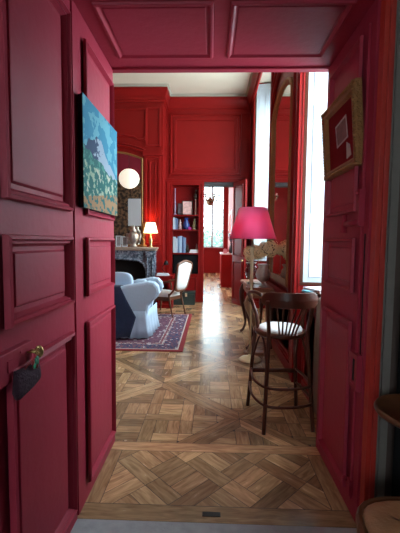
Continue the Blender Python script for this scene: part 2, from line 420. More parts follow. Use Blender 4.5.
def weave(pl, cx, cy, ang, R_, region, cell, strip, nb):
    # interlaced strips with boarded squares between, rotated by ang about (cx,cy), clipped to region
    c, s = math.cos(ang), math.sin(ang)
    def T(x, y): return (cx+x*c-y*s, cy+x*s+y*c)
    def q(x0, y0, x1, y1): return [T(x0, y0), T(x1, y0), T(x1, y1), T(x0, y1)]
    n = int(R_/cell)+2
    for i in range(-n, n+1):
        for j in range(-n, n+1):
            x, y = i*cell, j*cell
            inn = cell-strip
            # strip crossing: over/under alternates
            if (i+j) % 2 == 0:
                pl.add(q(x-strip/2, y-strip/2-inn*0.0, x+strip/2+inn, y+strip/2), ang, region)
                pl.add(q(x-strip/2, y+strip/2, x+strip/2, y+strip/2+inn), ang+PI/2, region)
            else:
                pl.add(q(x-strip/2, y-strip/2, x+strip/2, y+strip/2+inn), ang+PI/2, region)
                pl.add(q(x+strip/2, y-strip/2, x+strip/2+inn, y+strip/2), ang, region)
            bw = inn/nb; hz = (i+j) % 2 == 0
            for k in range(nb):
                if hz: pl.add(q(x+strip/2, y+strip/2+k*bw, x+strip/2+inn, y+strip/2+(k+1)*bw), ang, region)
                else: pl.add(q(x+strip/2+k*bw, y+strip/2, x+strip/2+(k+1)*bw, y+strip/2+inn), ang+PI/2, region)
def main_floor(x0, x1, y0, y1, name):
    pl = Planks(); room = rect(x0, y0, x1, y1); a = 1.06; h = a/math.sqrt(2); w_ = 0.085
    ox, oy = -0.49, 3.68
    for i in range(-12, 13):
        for j in range(-12, 13):
            # panel corner node at (ox,oy)+i*(h,h)+j*(h,-h)
            nx, ny = ox+i*h+j*h, oy+i*h-j*h
            D = [(nx, ny), (nx+h, ny-h), (nx+2*h, ny), (nx+h, ny+h)]   # ccw square on its corner
            if nx+2*h < x0 or nx > x1 or ny+h < y0 or ny-h > y1: continue
            inner = offset(D, w_)
            for k in range(4):
                A, B = D[k], D[(k+1) % 4]; a2, b2 = inner[k], inner[(k+1) % 4]
                if k % 2 == 0: pass
                ang = math.atan2(B[1]-A[1], B[0]-A[0])
                reg = clip_convex([A, B, b2, a2], room)
                if len(reg) >= 3: pl.add(reg, ang, base=1.12)
            reg = clip_convex(inner, room)
            if len(reg) >= 3: weave(pl, nx+h, ny, 0.0, 0.8, reg, 0.305, 0.105, 2)
    return pl.build(name, 0.0, OAK)
main_floor(-5.7, 1.45, 2.55, 8.95, 'floor')
pl = Planks(); pl.add(rect(-0.75, 1.8, 0.84, 1.92), 0); pl.add(rect(-0.75, 2.44, 0.84, 2.55), 0)
pl.add(rect(-0.75, 1.92, -0.62, 2.44), PI/2); pl.add(rect(0.70, 1.92, 0.84, 2.44), PI/2)
weave(pl, -0.62, 1.92, PI/4, 1.7, rect(-0.62, 1.92, 0.70, 2.44), 0.33, 0.105, 2)
pl.build('floor_threshold', 0.0, OAK)
pl = Planks()
for i in range(-2, 6):
    k = 0; y = 8.95
    xx = -2.5+i*0.9
for i in range(36):
    x = -2.4+i*0.12; y = 8.95-random.uniform(0, 1)
    while y < 17.2:
        y2 = y+random.uniform(0.9, 1.5); pl.add(clip_convex(rect(x, y, x+0.12, y2), rect(-2.4, 8.95, 1.9, 17.2)), PI/2); y = y2
pl.build('floor_far_room', 0.0, OAK)
struct('floor_base', MB().box(-5.8, 1.5, 1.795, 17.3, -0.10, -0.003), GAP)
struct('floor_near_room', MB().box(-2.4, 2.0, -2.6, 1.795, -0.12, 0.004), STONE)

# ---------------------------------------------------------------- walls of the main room
Z1 = 5.0; XR = 0.92; XL = -5.7; YN = 2.55; YF = 8.8
mb = MB().box(XL, -0.75, 1.80, YN, 0, Z1).box(-0.75, 0.84, 1.80, YN, 2.735, Z1).box(0.84, 1.5, 1.80, YN, 0, Z1)
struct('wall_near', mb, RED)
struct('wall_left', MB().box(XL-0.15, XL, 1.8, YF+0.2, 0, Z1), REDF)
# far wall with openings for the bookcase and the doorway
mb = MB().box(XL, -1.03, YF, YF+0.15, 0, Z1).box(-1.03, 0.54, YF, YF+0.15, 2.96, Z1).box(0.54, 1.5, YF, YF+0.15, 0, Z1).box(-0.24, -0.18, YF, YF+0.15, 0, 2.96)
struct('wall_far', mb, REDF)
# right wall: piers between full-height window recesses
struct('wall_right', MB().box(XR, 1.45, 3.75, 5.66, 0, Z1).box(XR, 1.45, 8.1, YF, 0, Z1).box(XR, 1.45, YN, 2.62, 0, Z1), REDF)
mb = MB()
for a, b in ((2.55, 3.8), (5.6, 8.2)):
    mb.box(1.42, 1.58, a, b, 0, 1.10).box(1.42, 1.58, a, b, 4.55, Z1)
struct('wall_right_outer', mb, REDF)
struct('ceiling', MB().box(XL-0.1, 1.6, 1.8, YF+0.2, Z1, Z1+0.15), CREAM)

# cornices
CP = [(0.0, -0.36), (0.03, -0.36), (0.03, -0.31), (0.06, -0.30), (0.06, -0.24), (0.07, -0.20), (0.10, -0.13), (0.11, -0.06), (0.0, -0.06)]
CV = [(0.0, -0.06), (0.10, -0.06), (0.10, -0.045), (0.12, -0.03), (0.14, 0.0), (0.0, 0.0)]
mb = MB(); mc = MB()
for p_, m_ in ((CP, mb), (CV, mc)):
    m_.sweep([((-1.12, YF, Z1), NY), ((XR, YF, Z1), NY)], p_)
    m_.sweep([((-3.70, 8.25, Z1), (-1, -1, 0)), ((-1.12, 8.25, Z1), (1, -1, 0)), ((-1.12, YF, Z1), (1, 0, 0))], p_)
    m_.sweep([((XL, YF, Z1), NY), ((-3.70, YF, Z1), NY)], p_)
    m_.sweep([((XR, YF, Z1), NX), ((XR, YN, Z1), NX)], p_)
    m_.sweep([((XL, YF, Z1), PX), ((XL, YN, Z1), PX)], p_)
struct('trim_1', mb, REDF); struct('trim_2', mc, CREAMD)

# far wall mouldings: big panel above, lintel ledge, bookcase surround, stile lines
fy = (0, YF, 0); FN = (fy, PX, UPZ, NY)
mb = MB()
mb.rings(rect(-1.03, 3.12, 0.70, 4.58), FN, PR3)
mb.box(-1.12, 0.82, YF-0.05, YF, 2.985, 3.05).box(-1.12, 0.82, YF-0.08, YF, 3.035, 3.06)
mb.box(-1.10, -1.03, YF-0.035, YF, 0, 2.985).box(-0.24, -0.185, YF-0.035, YF, 0, 2.985).box(-1.03, -0.24, YF-0.035, YF, 2.93, 2.985)
mb.box(0.545, 0.62, YF-0.035, YF, 0, 2.985).box(-0.18, 0.545, YF-0.035, YF, 2.96, 2.985)
mb.box(-1.12, 0.92, YF-0.02, YF, 4.60, 4.66)
mb.rings(rect(0.66, 0.3, 0.88, 2.85), FN, PR1)
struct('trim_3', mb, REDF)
struct('trim_4', MB().box(-0.18, 0.54, YF-0.01, YF+0.16, 2.86, 2.96), simple('charcoal_lintel', (0.05, 0.045, 0.045), 0.8, var=0.4, scale=30))

# chimney breast
CX = -2.41; BY = 8.25
mb = MB().box(-3.70, -3.30, BY, YF, 0, Z1).box(-1.50, -1.12, BY, YF, 0, Z1).box(-3.30, -1.50, BY, YF, 1.15, Z1)
struct('wall_chimney_breast', mb, REDF)
BFR = ((0, BY, 0), PX, UPZ, NY)
def arch_out(x0, x1, z0, zs, zp, n=14, shoulder=0.0):
    pts = [(x0, z0), (x1, z0), (x1, zs)]; c = (x0+x1)/2; h = (x1-x0)/2-shoulder
    if shoulder: pts.append((x1-shoulder, zs))
    for i in range(1, n):
        a = PI*i/n; pts.append((c+h*math.cos(a), zs+(zp-zs)*math.sin(a)))
    if shoulder: pts.append((x0+shoulder, zs))
    pts.append((x0, zs)); return pts
def arch_soft(x0, x1, z0, zs, zp, n=14):
    pts = [(x0, z0), (x1, z0), (x1, zs)]; c = (x0+x1)/2; h = (x1-x0)/2
    for i in range(1, n):
        t = 1-2*i/n; pts.append((c+h*t, zs+(zp-zs)*(1-abs(t)**2.2)))
    pts.append((x0, zs)); return pts
mb = MB()
# pilasters each side of the mirror
for sx in (1, -1):
    xa, xb = CX+sx*0.86, CX+sx*1.24
    x0, x1 = min(xa, xb), max(xa, xb)
    mb.rings(rect(x0, 1.42, x1, 3.46), BFR, [(0, 0), (0.003, 0.03), (0.05, 0.03), (0.06, 0.01), (0.11, 0.01), (0.115, 0.03), (0.14, 0.03), (0.15, 0.012)])
    mb.box(x0-0.02, x1+0.05, BY-0.07, BY, 3.46, 3.54).box(x0-0.02, x1+0.03, BY-0.045, BY, 3.54, 3.58)
    mb.rings(rect(x0+0.02, 3.66, x1, 4.56), BFR, [(0, 0), (0.005, 0.025), (0.04, 0.025), (0.05, 0.005)])
# curved moulding following the mirror arch
for k, (dz, rr) in enumerate(((0.10, 0.028), (0.155, 0.018))):
    pts = [(CX+0.90*t, BY-0.02, 3.42+dz+0.17*(1-abs(t)**2.2)) for t in [-1+i/10 for i in range(21)]]
    mb.tube(pts, rr, 8)
# shaped overmantel panel with cusped lower corners
sp_ = [(CX-0.62, 3.86), (CX, 3.92), (CX+0.62, 3.86), (CX+0.70, 3.80), (CX+0.86, 3.80), (CX+0.92, 3.88), (CX+0.92, 4.52), (CX-0.92, 4.52), (CX-0.92, 3.88), (CX-0.86, 3.80), (CX-0.70, 3.80)]
mb.rings(sp_, BFR, [(0, 0), (0.005, 0.03), (0.03, 0.035), (0.045, 0.01), (0.06, 0.005)])
struct('trim_5', mb, REDF)

# right pier mouldings
RFR = ((XR, 0, 0), PY, UPZ, NX)   # u = y, v = z ; (flip ok)
mb = MB()
mb.box(XR-0.035, XR, 3.76, 3.90, 0, 4.62).box(XR-0.05, XR, 3.80, 3.86, 0.95, 4.62)
mb.box(XR-0.035, XR, 5.55, 5.655, 0, 4.62)
mb.tube([(XR-0.02, y, z) for y, z in [(4.02, 0.93), (4.02, 3.45)]+[(4.775+0.755*-math.cos(PI*i/14), 3.45+0.36*math.sin(PI*i/14)) for i in range(1, 14)]+[(5.53, 3.45), (5.53, 0.93)]], 0.028, 8)
mb.tube([(XR-0.015, y, z) for y, z in [(3.96, 3.4)]+[(4.775+0.80*-math.cos(PI*i/14), 3.62+0.42*math.sin(PI*i/14)) for i in range(1, 14)]+[(5.54, 3.4)]], 0.022, 8)
mb.box(XR-0.06, XR, 3.90, 5.55, 0.86, 0.93)
mb.rings(rect(4.0, 0.16, 5.5, 0.80), RFR, PR1)
mb.rings(rect(8.2, 0.3, 8.7, 4.5), RFR, PR1)
struct('trim_6', mb, REDF)
mb = MB().box(XR-0.02, XR, 3.76, 5.655, 0, 0.13).box(0.62, XR, YF-0.02, YF, 0, 0.13)
struct('baseboard_right', mb, REDF)

# ---------------------------------------------------------------- windows of the right wall
def splay(name, ya, yb, near):
    # shutter-lined side of a window recess; ya at the room face, yb at the glass
    s_ = 1 if near else -1
    A = Vector((XR+0.02, ya, 0)); B = Vector((1.42, yb, 0)); U = (B-A).normalized(); wd = (B-A).length
    N = Vector((U.y, -U.x, 0)) if not near else Vector((-U.y, U.x, 0))
    fr = (A, U, UPZ, N)
    red = MB().prism(rect(0, 0, wd, 1.06), fr, -0.06, 0.0); red.rings(rect(0.04, 0.14, wd-0.04, 0.98), fr, PR1)
    MB().prism(rect(-0.0, 1.06, wd, 1.088), fr, -0.06, 0.012).build('trim_recess_ledge', WOODD, kind='structure')
    struct(name, red, REDF)
    MB().prism(rect(0.0, 1.09, 0.03, 4.96), fr, -0.05, 0.004).build('trim_dark_strip', WOODD, kind='structure')  # dark brown strip along the room edge of the splay
    wh = MB().prism(rect(0.031, 1.09, wd, 4.96), fr, -0.045, 0.0)
    for z0, z1 in ((1.14, 1.72), (1.80, 2.90), (2.98, 3.55), (3.63, 4.88)):
        for u0, u1 in ((0.085, wd*0.5-0.0), (wd*0.5+0.03, wd-0.03)):
            wh.rings(rect(u0, z0, u1, z1), fr, [(0, 0.0), (0.004, 0.006), (0.012, 0.006), (0.018, -0.004), (0.03, -0.004)])
    struct(name.replace('wall', 'trim')+'_shutter', wh, WHITEP)
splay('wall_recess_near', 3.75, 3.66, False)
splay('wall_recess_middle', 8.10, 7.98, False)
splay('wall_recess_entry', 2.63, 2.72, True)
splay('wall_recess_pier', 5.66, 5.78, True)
def window(n, axis, a0, a1, z0, z1, plane, cols, rows, m=WHITEP):
    mb = MB(); gl = MB(); t = 0.05
    def bx(m_, u0, u1, v0, v1, d0, d1):
        if axis == 'y': m_.box(plane+d0, plane+d1, u0, u1, v0, v1)
        else: m_.box(u0, u1, plane+d0, plane+d1, v0, v1)
    bx(mb, a0, a1, z0, z0+0.07, 0, 0.07); bx(mb, a0, a1, z1-0.07, z1, 0, 0.07)
    for c in range(cols+1):
        u_ = a0+(a1-a0)*c/cols; hw = 0.045 if c in (0, cols) else (0.05 if c*2 == cols else 0.02)
        bx(mb, max(a0, u_-hw), min(a1, u_+hw), z0, z1, 0, 0.06)
    for r_ in range(1, rows):
        v_ = z0+(z1-z0)*r_/rows; bx(mb, a0, a1, v_-0.015, v_+0.015, 0.005, 0.05)
    o = struct('window_%d' % n, mb, m)
    bx(gl, a0+0.02, a1-0.02, z0+0.03, z1-0.03, 0.025, 0.031); gl.build('window_pane', PANE, o)
    return o
window(1, 'y', 2.72, 3.66, 1.10, 4.55, 1.44, 2, 5)
window(2, 'y', 5.80, 7.98, 1.10, 4.55, 1.44, 4, 5)

# ---------------------------------------------------------------- near doorway: soffit, door leaves, casing
SF = ((0, 0, 2.70), PX, PY, (0, 0, -1))
mb = MB().box(-0.74, 0.83, 1.80, YN, 2.70, 2.735)
for a0, a1 in ((-0.62, 0.0), (0.085, 0.71)):
    mb.rings([(a0, 1.86), (a0, 2.40), (a1, 2.40), (a1, 1.86)][::-1], SF, [(0, 0), (0.004, 0.012), (0.018, 0.014), (0.03, 0.002), (0.04, 0.0), (0.045, 0.004)])
mb.box(-0.74, 0.83, YN-0.02, YN+0.03, 2.685, 2.75)
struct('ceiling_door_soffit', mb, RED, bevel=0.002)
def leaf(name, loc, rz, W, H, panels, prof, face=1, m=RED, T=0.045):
    # local: width along +X, face normal local -Y*face ; both faces moulded
    root = bpy.data.objects.new(name, None)
    mb = MB().box(0, W, -T/2, T/2, 0.008, H)
    for (u0, v0, u1, v1) in panels:
        mb.rings(rect(u0, v0, u1, v1), ((0, -T/2-0.001, 0), PX, UPZ, NY), [(a, b+0.0102) for a, b in prof])
        mb.rings(rect(u0, v0, u1, v1), ((0, T/2+0.001, 0), PX, UPZ, PY), [(a, b+0.0102) for a, b in prof])
    o = mb.build(name, m); o.location = loc; o.rotation_euler = (0, 0, rz); o['kind'] = 'structure'
    return o
PZ = [(0.11, 1.05), (1.19, 1.52), (1.64, 2.57)]
# left leaf lying in the reveal: local +X -> world +Y, local -Y -> world +X
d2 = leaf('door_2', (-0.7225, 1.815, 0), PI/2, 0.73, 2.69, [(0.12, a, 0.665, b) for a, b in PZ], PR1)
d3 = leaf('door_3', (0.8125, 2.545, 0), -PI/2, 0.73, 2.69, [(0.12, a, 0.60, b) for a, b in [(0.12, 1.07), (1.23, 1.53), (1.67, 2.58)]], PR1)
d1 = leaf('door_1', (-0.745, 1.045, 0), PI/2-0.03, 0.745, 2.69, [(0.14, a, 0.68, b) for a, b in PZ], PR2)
def dl(x, y, z): return (x, y, z)
# lock case, keyhole plate and knob on door_1 (face is local -Y)
FY = -0.0225
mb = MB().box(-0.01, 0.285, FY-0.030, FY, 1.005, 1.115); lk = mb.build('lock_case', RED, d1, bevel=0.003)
mb = MB()
for x, z in ((0.03, 1.025), (0.03, 1.095), (0.265, 1.025), (0.20, 1.095)): mb.ball((x, FY-0.031, z), 0.006, 0.004, 0.006, 8, 6)
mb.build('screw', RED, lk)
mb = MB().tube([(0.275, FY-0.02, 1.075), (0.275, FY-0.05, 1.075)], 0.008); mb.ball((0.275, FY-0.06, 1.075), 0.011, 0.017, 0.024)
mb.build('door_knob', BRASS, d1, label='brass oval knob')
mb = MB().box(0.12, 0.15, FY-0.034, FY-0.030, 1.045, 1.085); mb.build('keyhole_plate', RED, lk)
# key with a felt pouch hanging from it (own thing)
kd = thing('key_pouch', 'dark purple felt pouch with green and red ribbons hanging from the door lock', 'keychain', (-0.745, 1.045, 0), PI/2-0.03)
MB().tube([(0.245, FY-0.03, 1.08), (0.245, FY-0.07, 1.083)], 0.004).tube(smooth_path([(0.245, FY-0.07, 1.10), (0.258, FY-0.07, 1.087), (0.245, FY-0.07, 1.073), (0.232, FY-0.07, 1.087)], 4, True), 0.003, 8, True).build('key', BRASS, kd)
MB().tube(smooth_path([(0.245, FY-0.072, 1.076), (0.215, FY-0.06, 1.055), (0.18, FY-0.05, 1.03)], 4), 0.0018, 6).tube(smooth_path([(0.245, FY-0.072, 1.076), (0.258, FY-0.065, 1.055), (0.27, FY-0.05, 1.02)], 4), 0.0018, 6).build('cord', REDR, kd)
mb = MB(); n = 12
pp = [(0.135, 0.965), (0.150, 0.935), (0.24, 0.945), (0.285, 0.955), (0.300, 0.975), (0.290, 1.025), (0.22, 1.035), (0.145, 1.045)]
fr_ = ((0, FY-0.042, 0), PX, UPZ, NY)
mb.rings(pp, fr_, [(0, 0), (0.004, 0.012), (0.014, 0.02), (0.03, 0.024)], smooth=True); mb.rings(pp, ((0, FY-0.042, 0), PX, UPZ, PY), [(0, 0), (0.004, 0.010), (0.014, 0.016), (0.03, 0.018)], smooth=True)
mb.build('pouch', PURPLE, kd)
mb = MB()
for k in range(7): mb.ball((0.235+0.012*math.cos(k), FY-0.068, 1.045+0.012*math.sin(k*1.3)), 0.007, 0.005, 0.012, 8, 6)
mb.build('green_bow', GREENR, kd)
mb = MB()
for k in range(6): mb.ball((0.232+0.014*math.cos(k*2), FY-0.066, 1.040+0.010*math.sin(k*1.7)), 0.006, 0.005, 0.012, 8, 6)
mb.build('red_bow', REDR, kd)
# espagnolette hardware on door_3 (local: x=0 at far edge (y=2.545) .. 0.73 near; face towards -X world = local -Y)
mb = MB().box(0.648, 0.664, FY-0.012, FY, 0.10, 2.60); bolt_rod = mb.build('bolt_rod', RED, d3)
mb = MB().tube([(0.656, FY-0.02, 1.615), (0.50, FY-0.035, 1.605)], 0.015).tube([(0.50, FY-0.035, 1.66), (0.498, FY-0.04, 1.56)], [0.013, 0.018]).box(0.64, 0.675, FY-0.03, FY, 1.59, 1.78)
mb.ball((0.656, FY-0.035, 1.76), 0.010).build('bolt_handle', RED, d3)
fr3 = ((0, FY, 0), PX, UPZ, NY)
mb = MB(); mb.rings(rect(0.605, 0.725, 0.72, 0.92), fr3, [(0, 0), (0.002, 0.026), (0.030, 0.026), (0.034, 0.016)], fill=False)
mb.build('latch_keep', RED, d3); MB().box(0.640, 0.700, FY-0.0165, FY-0.0005, 0.765, 0.880).build('latch_slot', BLACK, d3, label='black slot')
mb = MB().box(0.57, 0.67, FY-0.018, FY, 0.155, 0.175).ball((0.60, FY-0.02, 0.18), 0.014).box(0.64, 0.67, FY-0.02, FY, 0.12, 0.21); mb.build('floor_bolt', RED, d3)
MB().box(0.69, 0.70, FY-0.003, FY, 0.92, 1.55).build('joint_line', BLACK, d3)
# casing and wall of the near room around the doorway
mb = MB().box(0.795, 0.845, 1.745, 1.80, 0, 2.74).box(0.815, 0.835, 1.73, 1.75, 0, 2.74).box(-0.80, -0.745, 1.795, 1.80, 0, 2.74).box(-0.80, 0.845, 1.77, 1.80, 2.715, 2.80)
struct('trim_7', mb, REDO, bevel=0.003)
struct('trim_8', MB().box(0.845, 0.90, 1.755, 1.80, 0, 2.9).box(0.855, 0.885, 1.74, 1.76, 0, 2.9), GREYT)
struct('wall_near_room', MB().box(-2.4, -0.80, 1.785, 1.80, 0, 3.4).box(0.90, 2.0, 1.785, 1.80, 0, 3.4).box(-0.80, 0.90, 1.785, 1.80, 2.80, 3.4)
       .box(-2.5, -2.4, -2.6, 1.8, 0, 3.4).box(2.0, 2.1, -2.6, 1.8, 0, 3.4).box(-2.4, -1.5, -2.6, -2.5, 0, 3.4).box(-0.3, 2.0, -2.6, -2.5, 0, 3.4).box(-1.5, -0.3, -2.6, -2.5, 0, 1.1).box(-1.5, -0.3, -2.6, -2.5, 2.7, 3.4), DARKWALL)
struct('ceiling_near_room', MB().box(-2.5, 2.1, -2.6, 1.8, 3.4, 3.5), CREAM)
window(3, 'x', -1.5, -0.3, 1.1, 2.7, -2.59, 2, 3)  # added unseen window, an opening for the rear fill light
mb = MB(); n = 60; vs = []; fs = []
for i in range(n+1):
    x = 0.905+0.9*i/n; y = 1.70+0.028*math.sin(i*1.15)+0.012*math.sin(i*2.9)
    vs += [(x, y, 0.02), (x, y, 2.85)]
for i in range(n): fs.append((2*i, 2*i+2, 2*i+3, 2*i+1))
mb.add(vs, fs, True); o = mb.build('curtain', CURT); tag(o, 'dark brown curtain hanging right of the open doorway', 'curtain')
sd = o.modifiers.new('thick', 'SOLIDIFY'); sd.thickness = 0.004
# floor bolt keep let into the threshold
o = MB(off=(0.02, 1.87, 0)).box(-0.03, 0.07, 1.845, 1.875, 0.0, 0.004).build('floor_socket', IRON); tag(o, 'small black metal bolt socket set in the parquet threshold', 'bolt socket')

# ---------------------------------------------------------------- far doorway leaf and the room beyond
d4 = leaf('door_4', (0.545, 8.74, 0), -PI/2+0.42, 0.60, 2.93, [(0.07, 0.12, 0.53, 1.05), (0.07, 1.18, 0.53, 2.85)], PR1, m=REDF)
MB().ball((0.55, -0.05, 1.08), 0.022).tube([(0.55, -0.02, 1.08), (0.55, -0.05, 1.08)], 0.008).build('door_knob', BRASS, d4)
YB = 17.2; ZB = 4.6
mb = MB().box(-2.4, -0.50, YB, YB+0.2, 0, ZB).box(0.60, 1.9, YB, YB+0.2, 0, ZB).box(-0.50, 0.60, YB, YB+0.2, 0, 1.22).box(-0.50, 0.60, YB, YB+0.2, 4.2, ZB)
mb.box(-0.62, 0.72, YB-0.12, YB, 1.16, 1.22)
struct('wall_far_room_end', mb, REDF)
struct('wall_far_room_right', MB().box(0.80, 0.95, 8.95, YB, 0, ZB), REDO)
struct('wall_far_room_left', MB().box(-2.5, -2.4, 8.95, 9.6, 0, ZB).box(-2.5, -2.4, 15.6, YB, 0, ZB).box(-2.5, -2.4, 9.6, 15.6, 0, 1.0).box(-2.5, -2.4, 9.6, 15.6, 4.0, ZB), REDF)
struct('ceiling_far_room', MB().box(-2.5, 1.0, 8.95, YB+0.2, ZB, ZB+0.1), CREAM)
window(4, 'x', -0.50, 0.60, 1.22, 4.2, YB+0.06, 2, 4)
# cabinet, picture, chandelier beyond
cb = thing('low_cabinet', 'low red cabinet with white top in the room beyond the far doorway', 'cabinet', (0.565, 12.3, 0))
MB((0.565, 12.3, 0)).box(0.36, 0.79, 11.7, 13.2, 0.0, 1.09).build('body', REDF, cb); MB((0.565, 12.3, 0)).box(0.33, 0.795, 11.66, 13.24, 1.09, 1.13).build('cabinet_top', LINEN, cb, label='white top')
for k in range(3):
    d_ = MB((0.565, 12.3, 0)).box(0.34, 0.36, 11.74+k*0.5, 12.18+k*0.5, 0.08, 1.04).build('door', REDF, cb)
o = MB((0.45, 11.95, 1.13)).box(0.42, 0.54, 11.85, 12.0, 1.132, 1.26).box(0.44, 0.52, 11.87, 11.98, 1.26, 1.28).build('tissue_box', simple('pink_card', (0.55, 0.2, 0.22), 0.6)); tag(o, 'small pink box standing on the low red cabinet', 'box')
o = MB((0.70, 11.95, 1.13)).lathe([(0.06, 0), (0.09, 0.08), (0.07, 0.2), (0.03, 0.28), (0.05, 0.34)], (0.68-0.70+0.70, 11.95, 1.132)).build('dark_vase', IRON); tag(o, 'dark vase with bunch of stems at the right of the cabinet top', 'vase')
o2 = MB((0.68, 11.95, 1.4))
for k in range(22):
    a, b = random.uniform(0, 2*PI), random.uniform(0.05, 0.12); o2.tube([(0.68, 11.95, 1.42), (0.66+b*0.8*math.cos(a), 11.95+b*math.sin(a), 1.62+random.uniform(0, 0.25))], [0.004, 0.012], 5)
tag(o2.build('dark_flowers', simple('dark_stems', (0.05, 0.02, 0.03), 0.8)), 'bunch of dark stems in the vase beyond the far doorway', 'flowers')
pc = thing('wall_picture', 'white framed red poster on the right wall beyond the far doorway', 'picture', (0.79, 14.6, 2.2))
MB((0.79, 14.6, 2.2)).box(0.77, 0.80, 13.7, 15.9, 1.75, 2.75).build('picture_frame', WHITEP, pc, label='white frame')
MB((0.79, 14.6, 2.2)).box(0.765, 0.77, 13.95, 15.65, 1.88, 2.62).build('print', simple('red_print', (0.5, 0.05, 0.03), 0.6, var=0.6, scale=2), pc)
BRASSD = simple('aged_brass', (0.16, 0.08, 0.03), 0.5, 0.3)
ch = thing('chandelier', 'small brass chandelier hanging in the room beyond the far doorway', 'chandelier', (-0.05, 12, 2.9))
o_ = (-0.05, 12, 2.9)
MB(o_).lathe([(0.0, 2.72), (0.05, 2.72), (0.12, 2.78), (0.13, 2.88), (0.05, 2.95), (0.02, 3.05), (0.015, 3.2)], (-0.05, 12, 0)).build('body', BRASSD, ch)
MB(o_).tube([(-0.05, 12, 3.15), (-0.05, 12, ZB)], 0.008, 6).build('chain', BRASS, ch)
for k in range(6):
    a = 2*PI*k/6; cx_, sx_ = math.cos(a), math.sin(a)
    ar = MB(o_).tube(smooth_path([(-0.05+r_*cx_, 12+r_*sx_, z) for r_, z in ((0.05, 2.9), (0.15, 2.86), (0.26, 2.93), (0.30, 3.02))], 4), 0.022, 6).lathe([(0.0, 0), (0.06, 0.02), (0.06, 0.04)], (-0.05+0.3*cx_, 12+0.3*sx_, 3.02)).build('arm', BRASSD, ch)
    MB(o_).lathe([(0.014, 0), (0.014, 0.09), (0.0, 0.10)], (-0.05+0.3*cx_, 12+0.3*sx_, 3.045), 8).build('candle', LINEN, ar)
# garden outside the end window
o = MB((0, 30, -0.5)).box(-25, 25, 17.6, 60, -1.2, -1.0).build('lawn', GROUND); o['kind'] = 'structure'
def tree(x, y, h, label):
    t = thing('tree', label, 'tree', (x, y, -1.0), group='garden trees outside the far window')
    MB().tube([(0, 0, 0), (0.1, 0, h*0.4), (0, 0.1, h*0.8)], [0.16, 0.12, 0.04]).build('trunk', BARK, t)
    m_ = MB()
    for k in range(1500):
        a, b = random.uniform(0, 2*PI), random.gauss(0, 0.32)
        r_ = h*0.36*math.sqrt(random.random())*(1-abs(b)*0.7); p = Vector((r_*math.cos(a), r_*math.sin(a), h*(0.58+b*0.6)))
        q1 = Vector((random.uniform(-1, 1), random.uniform(-1, 1), random.uniform(-1, 1))).normalized()*0.10; q2 = q1.cross(Vector((random.uniform(-1, 1), 1, random.uniform(-1, 1)))).normalized()*0.06
        m_.add([p-q1, p+q2, p+q1, p-q2], [(0, 1, 2, 3)])
    m_.build('foliage', LEAFG, t)
tree(0.9, 25, 3.6, 'leafy tree outside the far window, right of the middle bar')
tree(-1.2, 28, 4.0, 'leafy tree outside the far window, left of the middle bar')
tree(0.1, 34, 3.8, 'smallest tree outside the far window, behind the other two')
area('fill_light_far_room', (-2.7, 12.6, 2.5), (1, 0, 0), 6, 3, 200, (0.9, 0.95, 1.0))  # added fill light from an unseen side, brightens the far room floor
window(5, 'y', 9.6, 15.6, 1.0, 4.0, -2.47, 6, 4)  # added unseen frame in front of the side fill light
# ---------------------------------------------------------------- bookcase in the far wall
bk = thing('bookcase', 'red painted bookcase built into the far wall beside the doorway', 'bookcase', (-0.635, 8.8, 0))
bo = (-0.635, 8.8, 0); BX0, BX1 = -1.03, -0.24
MB(bo).box(BX0, BX1, 9.10, 9.13, 0, 2.96).build('back_panel', REDF, bk)
for x in (BX0+0.001, BX1-0.071): MB(bo).box(x, x+0.07, 8.79, 9.10, 0, 2.93).build('side_panel', REDF, bk)
MB(bo).box(BX0+0.07, BX1-0.07, 8.79, 9.10, 2.89, 2.93).build('top_panel', REDF, bk)
SH = [2.16, 1.80, 1.22, 0.70]
for z in SH: MB(bo).box(BX0+0.07, BX1-0.07, 8.80, 9.10, z-0.025, z).build('shelf', REDF, bk)
mb = MB(bo).box(BX0+0.07, BX1-0.07, 8.775, 8.80, 0.10, 0.675)
cdoor = mb.build('cabinet_door', REDF, bk); MB(bo).rings(rect(BX0+0.11, 0.15, BX1-0.11, 0.63), ((0, 8.775, 0), PX, UPZ, NY), PR2).build('moulding', REDF, cdoor)
MB(bo).box(BX0+0.07, BX1-0.07, 8.79, 9.1, 0, 0.10).build('plinth', REDF, bk)
tv = thing('black_cabinet', 'black unit filling the lowest open compartment of the bookcase', 'cabinet', (-0.635, 8.95, 0.70))
MB((-0.635, 8.95, 0.70)).box(-0.955, -0.315, 8.86, 9.09, 0.701, 1.17).build('body', simple('matte_black', (0.003, 0.003, 0.003), 0.9, spec=0.1), tv); MB((-0.635, 8.95, 0.70)).box(-0.93, -0.34, 8.845, 8.859, 0.72, 1.15).build('door', simple('satin_black', (0.004, 0.004, 0.005), 0.8, spec=0.15), tv)
def book(x, w_, h, z, col, label, group, y0=8.85, d=0.2, tilt=0.0):
    o = (x+w_/2, y0, z)
    t = thing('book', label, 'book', o, 0, group); t.rotation_euler = (0, tilt, 0)
    cm = simple('book_cover', col, 0.55, var=0.1)
    a, b = -w_/2, w_/2
    mb = MB().box(a, a+0.003, 0, d, 0.001, h).box(b-0.003, b, 0, d, 0.001, h).box(a, b, -0.002, 0.003, 0.001, h)
    mb.build('cover', cm, t); MB().box(a+0.003, b-0.003, 0.003, d-0.005, 0.005, h-0.006).build('pages', PAPER, t)
    return t
x = BX0+0.085
